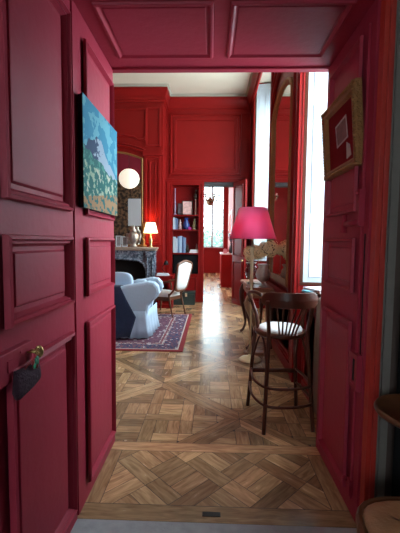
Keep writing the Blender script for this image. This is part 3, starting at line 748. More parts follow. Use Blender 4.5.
hs_ = [(0.055, .40, (.50, .55, .60), 'wide pale grey book, leftmost on the shelf above the black unit'),
       (0.045, .36, (.55, .60, .66), 'pale grey-blue book second from left on the shelf above the black unit'),
       (0.045, .41, (.16, .26, .40), 'mid-blue tall book on the shelf above the black unit'),
       (0.05, .42, (.42, .55, .70), 'light blue tallest book on the shelf above the black unit'),
       (0.04, .40, (.06, .10, .22), 'navy book leaning beside the light blue tall one'),
       (0.045, .38, (.20, .30, .46), 'steel blue leaning book, right end of its row above the black unit')]
for i, (w_, h, c, lb) in enumerate(hs_):
    book(x, w_, h, 1.222, c, lb, 'books standing above the black unit', tilt=0.0 if i < 4 else -0.0); x += w_+0.006
x = BX0+0.085
for w_, h, c, lb in ((.035, .30, (.60, .66, .70), 'white-spined narrow book, leftmost on the second shelf'), (.03, .29, (.25, .38, .50), 'blue-grey book second from left on the second shelf'), (.04, .27, (.10, .14, .25), 'dark blue book beside the figurine on the second shelf')):
    book(x, w_, h, 1.802, c, lb, 'books on the second shelf'); x += w_+0.004
# lying books
for k in range(3):
    o = MB((-0.43, 8.95, 1.222+k*0.03)).box(-0.54+k*0.012, -0.325, 8.84, 9.02, 1.2215+k*0.028, 1.2485+k*0.028).build('lying_book', PAPER if k != 1 else LINEN, bevel=0.002)
    tag(o, ['white lying book at the bottom of the flat stack', 'cream lying book in the middle of the flat stack', 'white lying book on top of the flat stack'][k]+', right of the shelf', 'book', 'flat stack of books')
def figurine(x, z, h, r_, m, name, label, cat='figurine', y=8.93):
    t = thing(name, label, cat, (x, y, z))
    MB().lathe([(r_*0.9, 0.001), (r_*0.95, 0.02), (r_*0.5, 0.04)]).build('base', m, t)
    MB().lathe([(r_*0.5, 0.038), (r_*0.75, h*0.2), (r_*0.85, h*0.35), (r_*0.5, h*0.6), (r_*0.7, h*0.7), (r_*0.3, h*0.8)], ripple=0.12, rn=5).build('body', m, t)
    MB().ball((0, 0, h*0.88), r_*0.38, r_*0.38, h*0.11).build('head', m, t)
    return t
DKBR = simple('dark_bronze', (0.06, 0.04, 0.03), 0.45, 0.5)
TERRA = simple('pale_pink_ceramic', (0.55, 0.32, 0.28), 0.5, var=0.4, scale=30)
figurine(-0.595, 1.222, 0.24, 0.05, DKBR, 'statuette', 'dark bronze seated statuette right of the blue books')
figurine(-0.36, 1.306, 0.15, 0.03, TERRA, 'small_figurine', 'small pinkish figurine on top of the flat stack of books')
figurine(-0.78, 1.802, 0.26, 0.05, TERRA, 'ceramic_figurine', 'pale ceramic figurine right of the books on the second shelf')
o = MB((-0.63, 8.93, 1.802)).lathe([(0.05, 0.001), (0.085, 0.04), (0.095, 0.12), (0.05, 0.22), (0.06, 0.30)], (-0.63, 8.93, 1.802)).build('blue_vase', simple('cobalt_glaze', (0.02, 0.04, 0.16), 0.2)); tag(o, 'dark cobalt blue vase in the middle of the second shelf', 'vase')
o = MB((-0.52, 8.9, 1.802)).box(-0.56, -0.50, 8.84, 8.95, 1.803, 1.86).build('magenta_box', simple('magenta_card', (0.4, 0.02, 0.25), 0.5)); tag(o, 'tiny magenta box in front of the second shelf ornaments', 'box')
figurine(-0.42, 1.802, 0.28, 0.055, simple('mottled_yellow_ceramic', (0.30, 0.24, 0.12), 0.4, var=0.6, scale=40), 'pitcher', 'mottled yellow-brown pitcher at the right of the second shelf', 'pitcher')
# top shelf: framed plate, candlesticks
def small_frame(x, y, z, w_, h, label, m1, m2, name='photo_frame'):
    t = thing(name, label, 'picture frame', (x, y, z))
    fr = ((0, 0, 0), PX, UPZ, NY)
    MB().rings(rect(-w_/2, 0.001, w_/2, h), fr, [(0, -0.012), (0, 0), (0.004, 0.008), (0.016, 0.008), (0.02, 0.0)], fill=False).box(-w_/2, w_/2, 0.008, 0.012, 0.001, h).build('frame', m1, t)
    MB().rings(rect(-w_/2+0.019, 0.02, w_/2-0.019, h-0.019), fr, [(0, -0.001), (0.001, 0.0)]).build('picture', m2, t)
    return t
small_frame(-0.60, 8.93, 2.162, 0.26, 0.36, 'pinkish framed picture leaning in the middle of the top shelf', DKBR, simple('pink_print', (0.62, 0.36, 0.32), 0.5, var=0.7, scale=14))
small_frame(-0.76, 8.97, 2.162, 0.18, 0.30, 'dark framed picture behind the pink one on the top shelf', DKBR, simple('dark_print', (0.10, 0.08, 0.09), 0.5, var=0.7, scale=14))
o = MB((-0.91, 8.93, 2.162)).lathe([(0.04, 0.001), (0.045, 0.02), (0.015, 0.05), (0.025, 0.2), (0.014, 0.3), (0.03, 0.33), (0.014, 0.34), (0.014, 0.66), (0, 0.67)], (-0.91, 8.93, 2.162)).build('candlestick', simple('mauve_wax', (0.32, 0.22, 0.30), 0.5)); tag(o, 'tall thin mauve candle on a stick at the left of the top shelf', 'candlestick')
t = thing('bird_statuette', 'dark bird-like statuette on a pale column at the right of the top shelf', 'figurine', (-0.39, 8.93, 2.162))
MB().lathe([(0.04, 0.001), (0.045, 0.02), (0.026, 0.04), (0.022, 0.36), (0.04, 0.39)]).build('column', TERRA, t)
MB().ball((0, 0, 0.47), 0.06, 0.045, 0.085).ball((0.01, -0.01, 0.59), 0.03, 0.03, 0.05).build('bird', DKBR, t)
# trunk in front of the bookcase and side table with phone-like lamp
t = thing('trunk', 'dark green trunk on the floor before the bookcase, behind the armchair', 'trunk', (-0.62, 8.5, 0))
MB().box(-0.36, 0.25, -0.17, 0.17, 0.001, 0.25).build('body', DGREEN, t, bevel=0.01); MB().box(-0.365, 0.255, -0.175, 0.175, 0.255, 0.31).build('lid', DGREEN, t, bevel=0.01)
MB().box(0.02, 0.07, -0.182, -0.170, 0.20, 0.29).build('latch', PALEBRASS, t)
t = thing('side_cabinet', 'small red cabinet against the chimney breast beside the fireplace', 'cabinet', (-1.10, 8.02, 0))
MB().box(-0.11, 0.24, -0.14, 0.20, 0.001, 0.70).build('body', REDF, t); MB().box(-0.13, 0.26, -0.16, 0.21, 0.70, 0.73).build('cabinet_top', REDF, t); MB().rings(rect(-0.07, 0.08, 0.2, 0.62), ((0, -0.14, 0), PX, UPZ, NY), PR1).build('door', REDF, t)
t = thing('desk_lamp', 'small black jointed desk lamp on the red side cabinet', 'lamp', (-1.02, 8.08, 0.73))
MB().lathe([(0.06, 0.001), (0.06, 0.015), (0.01, 0.02)]).build('base', IRON, t); MB().tube([(0, 0, 0.015), (-0.10, 0, 0.16), (-0.02, 0, 0.30)], 0.008, 8).build('arm', IRON, t)
MB().lathe([(0.02, 0.07), (0.035, 0.05), (0.065, -0.03), (0.06, -0.03), (0.03, 0.045)], (-0.0, 0, 0.27)).build('lamp_shade', IRON, t)
o = MB((-1.12, 7.92, 0.732)).box(-1.21, -0.93, 7.87, 7.99, 0.732, 0.765).box(-1.20, -0.95, 7.88, 7.98, 0.765, 0.79).build('papers', PAPER, bevel=0.004); tag(o, 'stack of white papers on the red side cabinet', 'papers')

# ---------------------------------------------------------------- fireplace
fp = thing('fireplace', 'grey veined marble fireplace with rounded black opening on the chimney breast', 'fireplace', (CX, 8.1, 0)); fo = (CX, 8.1, 0)
MX0, MX1 = -3.62, -1.22
ow = 0.955
op = [(CX+ow, 0), (MX1-0.05, 0), (MX1-0.05, 1.30), (MX0+0.05, 1.30), (MX0+0.05, 0), (CX-ow, 0), (CX-ow, 0.72)]
arc = [(CX-ow+0.02, 0.86), (CX-ow+0.08, 0.98), (CX-ow+0.2, 1.06), (CX-0.3, 1.10), (CX, 1.12), (CX+0.3, 1.10), (CX+ow-0.2, 1.06), (CX+ow-0.08, 0.98), (CX+ow-0.02, 0.86), (CX+ow, 0.72)]
mb = MB(fo).prism(op+arc, ((0, 8.06, 0), PX, UPZ, NY), -0.185, 0.0)
mb.build('surround', MARBLE, fp)
mb = MB(fo).tube([(x, 8.055, z) for x, z in [(CX-ow, 0.02), (CX-ow, 0.72)]+arc+[(CX+ow, 0.02)]], 0.028, 8); mb.build('opening_moulding', MARBLE, fp)
MB(fo).box(MX0, MX1, 7.98, 8.25, 1.325, 1.37).box(MX0+0.02, MX1-0.02, 8.01, 8.25, 1.29, 1.325).build('mantel_shelf', simple('honey_marble', (0.50, 0.36, 0.27), 0.25, var=0.3, scale=14), fp, bevel=0.008)
for x in (CX-1.03, CX+1.03): MB(fo).box(x-0.10, x+0.10, 8.02, 8.07, 0.0, 1.28).rings(rect(x-0.07, 0.15, x+0.07, 1.15), ((0, 8.02, 0), PX, UPZ, NY), PR1).build('pilaster', MARBLE, fp)
MB(fo).box(CX-1.0, CX+1.0, 8.20, 8.245, 0, 1.14).build('firebox', BLACK, fp, label='black firebox')
# overmantel mirror
om = thing('overmantel_mirror', 'arched mirror with thin gilt frame above the marble mantel', 'mirror', (CX, 8.24, 1.40)); oo = (CX, 8.24, 1.40)
ap = arch_soft(CX-0.83, CX+0.83, 1.385, 3.40, 3.57)
MB(oo).rings(ap, BFR, [(0, 0.001), (0, 0.03), (0.015, 0.04), (0.035, 0.03), (0.045, 0.012)], fill=False).build('frame', GOLD, om, label='gilt frame')
MB(oo).rings(ap, BFR, [(0.03, 0.006), (0.04, 0.010)]).build('glass', MIRROR, om)
# tapestry on the near wall (what the mirror shows) and lantern
tp = MB((-3.2, 2.56, 2.6)).box(-4.6, -1.1, 2.551, 2.575, 0.9, 3.9).build('tapestry', floral_mat()); tag(tp, 'dark brown floral wall hanging, seen only as the dark reflection in the overmantel mirror', 'tapestry')
pn = MB((-2.98, 2.6, 2.9)).box(-3.25, -2.55, 2.58, 2.60, 2.1, 3.15).build('white_panel', PAPER); tag(pn, 'pale rectangular panel reflected at the right edge of the overmantel mirror', 'panel')
lt = thing('paper_lantern', 'round white paper lantern glowing in the overmantel mirror', 'lamp', (-2.20, 6.95, 3.16))
MB().ball((0, 0, 0), 0.27, 0.27, 0.26, 24, 24).build('lamp_shade', LANTERN, lt); MB().tube([(0, 0, 0.26), (0, 0, 1.83)], 0.006, 6).build('cord', IRON, lt)
# mantel things
ml = thing('table_lamp', 'small lit lamp with cream shade on the right end of the mantel', 'lamp', (-1.375, 8.08, 1.372))
MB().lathe([(0.045, 0.001), (0.05, 0.015), (0.025, 0.03), (0.04, 0.10), (0.045, 0.15), (0.02, 0.24), (0.012, 0.26), (0.012, 0.33)]).build('base', BRASS, ml)
MB().lathe([(0.165, 0.0), (0.105, 0.235), (0.102, 0.235), (0.162, 0.0)], (0, 0, 0.32)).build('lamp_shade', SHADEW, ml, label='glowing cream shade')
pt = bpy.data.lights.new('mantel_lamp_bulb', 'POINT'); pt.energy = 20; pt.color = (1, 0.5, 0.16); pt.shadow_soft_size = 0.05
po = bpy.data.objects.new('mantel_lamp_bulb', pt); C.objects.link(po); po.location = (-1.375, 8.08, 1.80)
t = thing('silver_urn', 'tall ornate tarnished silver urn on the mantel', 'urn', (-1.76, 8.05, 1.372))
MB().lathe([(0.08, 0.001), (0.085, 0.03), (0.045, 0.06), (0.07, 0.10), (0.115, 0.18), (0.12, 0.27), (0.08, 0.33)], ripple=0.06, rn=7).build('body', SILVER, t)
MB().lathe([(0.085, 0.33), (0.075, 0.38), (0.03, 0.42), (0.045, 0.46), (0.0, 0.49)]).build('lid', SILVER, t)
for s_ in (1, -1): MB().tube(smooth_path([(s_*0.10, 0, 0.27), (s_*0.155, 0, 0.30), (s_*0.145, 0, 0.20), (s_*0.10, 0, 0.16)], 4), 0.012, 8).build('handle', SILVER, t)
t = thing('gilt_ornament', 'gilt branched ornament between the silver urn and the lamp', 'ornament', (-1.545, 8.13, 1.372))
MB().lathe([(0.07, 0.001), (0.075, 0.03), (0.03, 0.06), (0.04, 0.14), (0.015, 0.2)]).build('base', GOLD, t)
mb = MB()
for k in range(7): mb.tube(smooth_path([(0, 0, 0.18), (0.035*math.cos(k), 0.04*math.sin(k*2), 0.32), (0.055*math.cos(k*1.7), 0.04*math.sin(k), 0.45+0.03*k)], 4), [0.012]*8+[0.016], 6)
mb.build('branches', GOLD, t)
small_frame(-1.965, 8.06, 1.372, 0.125, 0.23, 'white-framed photo on the mantel just left of the silver urn', PAPER, simple('photo_print', (0.25, 0.22, 0.20), 0.4, var=0.6, scale=20))
small_frame(-2.11, 8.06, 1.372, 0.125, 0.25, 'white-framed photo on the mantel, further left of its twin', PAPER, simple('photo_print_b', (0.32, 0.30, 0.30), 0.4, var=0.6, scale=20))
o = MB((-1.58, 8.03, 1.372)).lathe([(0.05, 0.001), (0.085, 0.025), (0.09, 0.03), (0.05, 0.012)], (-1.58, 8.03, 1.372), sx=1, sy=0.35).build('dish', GOLD); 
tag(o, 'low gilt dish in front of the gilt ornament on the mantel', 'dish')

# ---------------------------------------------------------------- rug, sofa, armchair
RX0, RX1, RY0, RY1 = -3.4, -0.37, 4.74, 7.25
o = MB(((RX0+RX1)/2, (RY0+RY1)/2, 0)).box(RX0, RX1, RY0, RY1, 0.0005, 0.010).build('rug', rug_mat(RX0, RX1, RY0, RY1)); tag(o, 'oriental rug with red border and navy floral field on the parquet', 'rug')
so = (-0.80, 5.36, 0.0); SROT = math.radians(3)
sf = thing('easy_chair', 'pale blue slipcovered easy chair with rolled arms on the rug', 'armchair', (-0.80, 5.36, 0.012), SROT)
sil = [(-1.0, 0.012), (-0.96, 0.03), (-0.965, 0.20), (-0.96, 0.38), (-0.94, 0.50), (-0.88, 0.57), (-0.815, 0.63), (-0.775, 0.70), (-0.80, 0.80), (-0.86, 0.86), (-0.95, 0.875), (-1.10, 0.845), (-1.35, 0.80), (-1.8, 0.78), (-1.95, 0.72), (-1.95, 0.012)]
for ya, yb in ((5.36, 5.58), (5.98, 6.20)):
    mb = MB(so); n_ = len(sil)
    mb.rings(sil, ((0, ya, 0), PX, UPZ, NY), [(0.0, -0.05), (0.012, -0.015), (0.04, 0.0)])
    mb.rings(sil, ((0, yb, 0), PX, UPZ, PY), [(0.0, -0.05), (0.012, -0.015), (0.04, 0.0)])
    A_ = [Vector((p[0], ya+0.05, p[1])) for p in sil]; B_ = [Vector((p[0], yb-0.05, p[1])) for p in sil]
    mb.add(A_+B_, [(i, (i+1) % n_, n_+(i+1) % n_, n_+i) for i in range(n_)])
    mb.build('arm', BLUEW, sf)
# skirt with pleats on the near side and front
mb = MB(so); vs = []; fs = []; n = 40
path = [(-1.9+i*(0.90/24), 5.345) for i in range(25)]+[(-0.985, 5.36), (-0.965, 5.40)]+[(-0.962+i*0.006, 5.45+i*0.065) for i in range(12)]
for i, (x, y) in enumerate(path):
    k = 0.016*math.sin(i*2.1)
    nx, ny = (0, -1) if i < 24 else ((0.7, -0.7) if i < 27 else (1, 0))
    for z, f_ in ((0.42, 0.0), (0.30, 0.3), (0.15, 0.8), (0.012, 1.6)):
        out = f_*(0.030+k); vs.append((x+nx*out, y+ny*out, z))
for i in range(len(path)-1):
    for q in range(3): fs.append((i*4+q, i*4+q+1, (i+1)*4+q+1, (i+1)*4+q))
mb.add(vs, fs, True); sk = mb.build('skirt', BLUEW, sf); sd = sk.modifiers.new('thick', 'SOLIDIFY'); sd.thickness = 0.008
MB(so).box(-1.9, -0.97, 5.58, 5.98, 0.05, 0.34).build('base', BLUEW, sf, bevel=0.02)
MB(so).ball((-1.34, 5.78, 0.45), 0.38, 0.19, 0.12, 24, 12, 0.45).build('seat_cushion', BLUEW, sf)
MB(so).ball((-1.80, 5.78, 0.56), 0.13, 0.19, 0.36, 24, 12, 0.5).build('backrest', BLUEW, sf)
cu = MB((-1.52, 5.70, 0.75)).ball((-1.52, 5.70, 0.78), 0.27, 0.07, 0.22, 28, 16, 0.55).build('throw_pillow', BLUEW); cu.rotation_euler = (0.0, 0, -0.07); tag(cu, 'pale blue square cushion propped inside the near arm of the slipcovered chair', 'cushion')
cu = MB((-1.15, 5.80, 0.6)).ball((-1.15, 5.80, 0.72), 0.12, 0.09, 0.16, 24, 14, 0.6).build('bolster', BLUEW); tag(cu, 'smaller pale blue pillow lying on the far arm of the slipcovered chair', 'cushion')
# navy throw over the arm
mb = MB(so); vs = []; fs = []
rows = [(0.80, -1.90, -1.30, 5.50), (0.83, -1.90, -1.37, 5.40), (0.80, -1.90, -1.36, 5.335), (0.62, -1.92, -1.27, 5.32), (0.45, -1.94, -1.17, 5.305), (0.36, -1.95, -1.12, 5.295), (0.22, -1.97, -1.16, 5.275), (0.05, -2.0, -1.21, 5.25)]
nn = 22
for z, xa, xb, y in rows:
    for k in range(nn+1):
        t_ = k/nn; x = xa+(xb-xa)*t_; wv = 0.016*math.sin(k*1.5+z*2)*(1 if z < 0.75 else 0.1); vs.append((x, y-abs(wv)-0.008-(0.02 if z < 0.6 else 0), z+ (0.02*math.sin(k*0.7) if z < 0.1 else 0)))
for i in range(len(rows)-1):
    for k in range(nn): a = i*(nn+1)+k; fs.append((a, a+1, a+nn+2, a+nn+1))
mb.add(vs, fs, True); o = mb.build('throw_blanket', NAVY); o.rotation_euler = (0, 0, SROT); sd = o.modifiers.new('thick', 'SOLIDIFY'); sd.thickness = 0.012
tag(o, 'navy wool throw draped over the near arm of the pale blue slipcovered chair', 'blanket')

def armchair():
    # local: faces +Y, rear legs at y=0; width 0.5
    t = thing('armchair', 'cabriolet armchair with curved walnut frame and white upholstery, seen from behind on the rug', 'armchair')
    # rear legs
    for s_ in (-1, 1):
        MB().tube(smooth_path([(s_*0.22, -0.10, 0.011), (s_*0.215, -0.05, 0.2), (s_*0.205, 0.0, 0.40), (s_*0.20, 0.0, 0.47)], 4), [0.014]*5+[0.02]*8, 8).build('leg', WOODM, t)
        MB().tube(smooth_path([(s_*0.27, 0.58, 0.011), (s_*0.255, 0.56, 0.15), (s_*0.28, 0.57, 0.34), (s_*0.27, 0.55, 0.42)], 4), [0.013]*4+[0.02]*4+[0.03]*5, 8).build('leg', WOODM, t)
        # arm
        am = MB().tube(smooth_path([(s_*0.24, -0.04, 0.72), (s_*0.30, 0.12, 0.70), (s_*0.32, 0.30, 0.68), (s_*0.31, 0.40, 0.66)], 5), 0.020, 8)
        am.tube(smooth_path([(s_*0.31, 0.38, 0.66), (s_*0.28, 0.30, 0.56), (s_*0.28, 0.34, 0.46)], 5), 0.017, 8).build('armrest', WOODM, t)
    seat = [(-0.22, 0.0), (0.22, 0.0), (0.27, 0.25), (0.29, 0.52), (0.15, 0.60), (0, 0.62), (-0.15, 0.60), (-0.29, 0.52), (-0.27, 0.25)]
    MB().prism(seat, ((0, 0, 0.33), PX, PY, UPZ), 0, 0.075).build('seat_frame', WOODM, t, bevel=0.01)
    MB().rings(seat, ((0, 0, 0.40), PX, PY, UPZ), [(0.01, 0.0), (0.012, 0.04), (0.04, 0.075), (0.12, 0.09)], smooth=True).build('seat', LINEN, t)
    # back: cartouche outline in plane leaning back
    lean = 0.20; O_ = (0, -0.02, 0.0); V_ = (0, -math.sin(lean), math.cos(lean)); N_ = (0, -math.cos(lean), -math.sin(lean))
    out = [(-0.10, 0.545), (0.10, 0.545), (0.19, 0.60), (0.215, 0.72), (0.235, 0.90), (0.25, 1.02), (0.22, 1.09), (0.12, 1.12), (0, 1.145), (-0.12, 1.12), (-0.22, 1.09), (-0.25, 1.02), (-0.235, 0.90), (-0.215, 0.72), (-0.19, 0.60)]
    fr = (O_, PX, V_, N_)
    pts = [Vector(O_)+Vector(PX)*p[0]+Vector(V_)*(p[1]) for p in out]
    MB().tube(smooth_path(pts, 4, True), 0.026, 8, True).tube([(-0.20, 0.0, 0.44), pts[14]], 0.018).tube([(0.20, 0.0, 0.44), pts[2]], 0.018).build('back_frame', WOODM, t)
    MB().rings(out, fr, [(0.012, 0.0), (0.02, 0.018), (0.08, 0.022)], smooth=True).rings(out, (O_, PX, V_, tuple(-q for q in N_)), [(0.012, 0.0), (0.02, 0.03), (0.08, 0.045)], smooth=True).build('backrest', LINEN, t)
    return t
ac = armchair(); ac.location = (-0.71, 7.10, 0.0); ac.rotation_euler = (0, 0, math.radians(60))

# ---------------------------------------------------------------- right side: console, floor lamp, vases, pier mirror
ct = thing('console_table', 'mahogany console table with cabriole legs against the mirror pier', 'table', (0.70, 5.35, 0))
top = [(-0.17, -0.50), (0.19, -0.50), (0.19, 0.62), (-0.17, 0.62), (-0.21, 0.5), (-0.17, 0.35), (-0.17, -0.25), (-0.21, -0.40)]
MB().prism(top, ((0, 0, 0.845), PX, PY, UPZ), 0, 0.035).build('table_top', WOODT, ct, bevel=0.006)
MB().box(-0.15, 0.18, -0.47, -0.44, 0.73, 0.844).box(-0.15, 0.18, 0.55, 0.58, 0.73, 0.844).box(-0.16, -0.13, -0.47, 0.58, 0.74, 0.844).box(0.15, 0.18, -0.47, 0.58, 0.74, 0.844).build('apron', WOODT, ct, bevel=0.004)
for sx, sy in ((-0.14, -0.44), (-0.14, 0.55), (0.15, -0.44), (0.15, 0.55)):
    ox = -1 if sx < 0 else 0.2
    MB().tube(smooth_path([(sx, sy, 0.80), (sx+ox*0.04, sy, 0.66), (sx+ox*0.01, sy, 0.42), (sx-ox*0.03, sy, 0.20), (sx, sy, 0.06), (sx+ox*0.05, sy, 0.015)], 5), [0.045]*5+[0.042]*5+[0.026]*5+[0.018]*5+[0.022]*6, 10).build('leg', WOODD, ct)
o = MB((0.72, 5.2, 0.883)).box(0.56, 0.82, 5.30, 5.62, 0.881, 0.888).build('table_mat', simple('brown_tray', (0.22, 0.12, 0.05), 0.4)); tag(o, 'flat brown leather mat lying on the console table', 'mat')
# pale carved wooden stand right of the console's near end
wp = thing('carved_stand', 'pale carved wooden scroll stand beside the near end of the console', 'stand', (0.585, 4.72, 0))
MB().tube(smooth_path([(-0.05, 0, 0.83), (-0.10, 0, 0.70), (-0.02, 0, 0.5), (0.03, 0, 0.3), (-0.03, 0, 0.12), (-0.07, 0, 0.03)], 6), [0.035]*6+[0.065]*8+[0.045]*8+[0.03]*9, 12, flat=0.6).build('scroll', WOODP, wp)
MB().box(-0.06, 0.16, -0.06, 0.06, 0.80, 0.83).build('shelf', WOODP, wp); MB().box(-0.12, 0.14, -0.06, 0.06, 0.001, 0.035).build('foot', WOODP, wp, bevel=0.006)
# floor lamp
LX, LY = 0.515, 4.45
fl = thing('floor_lamp', 'pale brass floor lamp with magenta silk shade beside the console', 'lamp', (LX, LY, 0))
MB().lathe([(0.14, 0.001), (0.145, 0.015), (0.12, 0.035), (0.04, 0.05), (0.02, 0.08)]).build('base', PALEBRASS, fl)
MB().lathe([(0.012, 0.07), (0.012, 0.80), (0.022, 0.82), (0.022, 0.84), (0.014, 0.86), (0.020, 1.0), (0.022, 1.38), (0.028, 1.42), (0.034, 1.43), (0.034, 1.45), (0.016, 1.46), (0.016, 1.52)], seg=14).build('pole', PALEBRASS, fl)
MB().lathe([(0.29, 1.545), (0.172, 1.925), (0.169, 1.925), (0.287, 1.545)], seg=40).build('lamp_shade', SILK, fl, label='magenta silk shade')
mb = MB().tube([(0, 0, 1.52), (0, 0, 1.90)], 0.006).tube([(-0.16, 0, 1.90), (0.16, 0, 1.90)], 0.003); mb.build('shade_carrier', BRASS, fl)
bl = MB().ball((0, 0, 1.64), 0.032, 0.032, 0.05).build('bulb', emitmat('bulb_glow', (1, 0.8, 0.55), 3.0), fl)
pt = bpy.data.lights.new('floor_lamp_bulb', 'POINT'); pt.energy = 9.0; pt.color = (1, 0.70, 0.45); pt.shadow_soft_size = 0.05
po = bpy.data.objects.new('floor_lamp_bulb', pt); C.objects.link(po); po.location = (LX, LY, 1.72)
# vases of dried hydrangeas
def vase(x, y, z, k, m, name, label):
    t = thing(name, label, 'vase', (x, y, z))
    MB().lathe([(0.055*k, 0.001), (0.06*k, 0.012), (0.02*k, 0.03), (0.022*k, 0.06), (0.075*k, 0.10), (0.098*k, 0.17), (0.08*k, 0.24), (0.055*k, 0.275), (0.075*k, 0.31)], ripple=0.03, rn=10).build('body', m, t)
    MB().lathe([(0.076*k, 0.305), (0.082*k, 0.315), (0.07*k, 0.318)]).build('rim', SILVER, t)
    for s_ in (1, -1): MB().tube(smooth_path([(0, s_*0.085*k, 0.20), (0, s_*0.125*k, 0.25), (0, s_*0.10*k, 0.29), (0, s_*0.06*k, 0.28)], 4), 0.006, 6).build('handle', SILVER, t)
    return t
vase(0.735, 4.98, 0.881, 1.05, SILVER, 'urn_vase', 'silvered two-handled vase of hydrangeas on the near end of the console')
vase(0.60, 5.28, 0.888, 1.0, VASEG, 'glass_vase', 'clear glass vase behind the floor lamp pole on the console')
def hydrangea(x, y, z, r_, label, parent_z):
    t = thing('dried_hydrangea', label, 'flower', (x, y, z), group='dried hydrangea heads')
    m_ = MB()
    for k in range(210):
        i_ = k+0.5; ph = math.acos(1-2*i_/210); th = PI*(1+5**0.5)*i_
        d = Vector((math.cos(th)*math.sin(ph), math.sin(th)*math.sin(ph), math.cos(ph))); rr = r_*random.uniform(0.76, 1.12)
        p = d*rr; p.z *= 0.82
        a = d.orthogonal().normalized(); b = d.cross(a); s_ = r_*0.20; tt = random.uniform(0, PI)
        a, b = a*math.cos(tt)+b*math.sin(tt), b*math.cos(tt)-a*math.sin(tt)
        m_.add([p+d*s_*0.2, p+a*s_, p+(a+b)*s_*0.3, p+b*s_, p+(b-a)*s_*0.3, p-a*s_, p-(a+b)*s_*0.3, p-b*s_, p+(a-b)*s_*0.3], [(0, 1, 2), (0, 2, 3), (0, 3, 4), (0, 4, 5), (0, 5, 6), (0, 6, 7), (0, 7, 8), (0, 8, 1)])
    MB().ball((0, 0, 0), r_*0.70, r_*0.70, r_*0.58, 14, 10).build('flower_core', WOODM, t)
    m_.build('flower_head', FLOWER, t)
    MB().tube([(0, 0, -r_*0.5), (0, 0, parent_z-z)], 0.005, 6).build('stem', WOODM, t)
for x, y, z, r_, lb, pz in ((0.775, 4.80, 1.42, 0.135, 'large dried cream hydrangea head above the silvered vase', 1.08), (0.815, 5.12, 1.40, 0.095, 'dried cream hydrangea head beside the mirror glass', 1.08), (0.68, 5.10, 1.33, 0.10, 'dried cream hydrangea head in the middle of the bunch', 1.08), (0.60, 5.20, 1.36, 0.115, 'dried cream hydrangea head just right of the lamp pole', 1.1), (0.60, 5.46, 1.27, 0.075, 'lower brownish hydrangea head left of the lamp pole', 1.1), (0.66, 5.32, 1.40, 0.085, 'small dried hydrangea head at the back of the bunch', 1.1)):
    hydrangea(x, y, z, r_, lb, pz)
# pier mirror
pm = thing('pier_mirror', 'tall arched gilt mirror on the red pier between the windows', 'mirror', (XR, 4.775, 0.98)); pq = (XR, 4.775, 0.98)
def archp(y0, y1, z0, zs, zp, n=18):
    pts = [(y0, z0), (y1, z0), (y1, zs)]; c = (y0+y1)/2; h = (y1-y0)/2
    for i in range(1, n):
        a = PI*i/n; pts.append((c+h*math.cos(a), zs+(zp-zs)*math.sin(a)))
    return pts+[(y0, zs)]
mp_ = archp(4.12, 5.43, 0.98, 3.22, 3.52)
MB(pq).rings(mp_, RFR, [(0, 0.001), (0, 0.035), (0.02, 0.05), (0.05, 0.04), (0.07, 0.022), (0.085, 0.015)], fill=False).build('frame', GOLD, pm, label='gilt frame')
MB(pq).rings(mp_, RFR, [(0.07, 0.010), (0.08, 0.013)]).build('glass', MIRROR, pm)

# window recess furniture: high cabinet with magazines and a cloth
hc = thing('radiator_cabinet', 'red painted high cabinet under the near window, beside the bar stool', 'cabinet', (1.16, 3.16, 0))
MB().box(-0.22, 0.24, -0.40, 0.42, 0.001, 0.99).rings(rect(-0.34, 0.12, 0.36, 0.9), ((-0.22, 0, 0), PY, UPZ, NX), PR1).build('body', REDF, hc)
MB().box(-0.245, 0.25, -0.42, 0.44, 0.99, 1.02).build('cabinet_top', REDF, hc)
for i, (x, y, a, c, lb) in enumerate(((1.02, 3.36, 0.2, (0.10, 0.42, 0.52), 'turquoise magazine on the high cabinet under the near window'), (1.03, 3.10, -0.1, (0.55, 0.62, 0.66), 'pale grey-blue folded paper on the high cabinet'), (1.01, 3.24, 0.35, (0.75, 0.80, 0.84), 'white magazine lying on top of the other papers on the cabinet'))):
    t = MB().box(-0.10, 0.16, -0.14, 0.14, 0, 0.022).build('magazine', simple('magazine_cover', c, 0.35, var=0.3, scale=20), bevel=0.003); t.location = (x, y, 1.0215+i*0.023); t.rotation_euler = (0, 0, a); tag(t, lb, 'magazine', 'papers on the window cabinet')
# cloth hanging over near corner of the cabinet
mb = MB((0.93, 2.85, 0.6)); vs = []; fs = []
rows = [(1.045, 0.99), (1.045, 0.915), (1.02, 0.895), (0.8, 0.888), (0.5, 0.885), (0.25, 0.885), (0.10, 0.88)]
nn = 16
for z, x in rows:
    for k in range(nn+1):
        y = 2.77+0.20*k/nn; wv = 0.012*math.sin(k*1.6)*(0 if z > 1 else 1); vs.append((x-abs(wv), y, z))
for i in range(len(rows)-1):
    for k in range(nn): a = i*(nn+1)+k; fs.append((a, a+1, a+nn+2, a+nn+1))
mb.add(vs, fs, True); o = mb.build('beige_cloth', BEIGE); sd = o.modifiers.new('thick', 'SOLIDIFY'); sd.thickness = 0.008
tag(o, 'beige cloth hanging over the cabinet behind the bar stool', 'cloth')

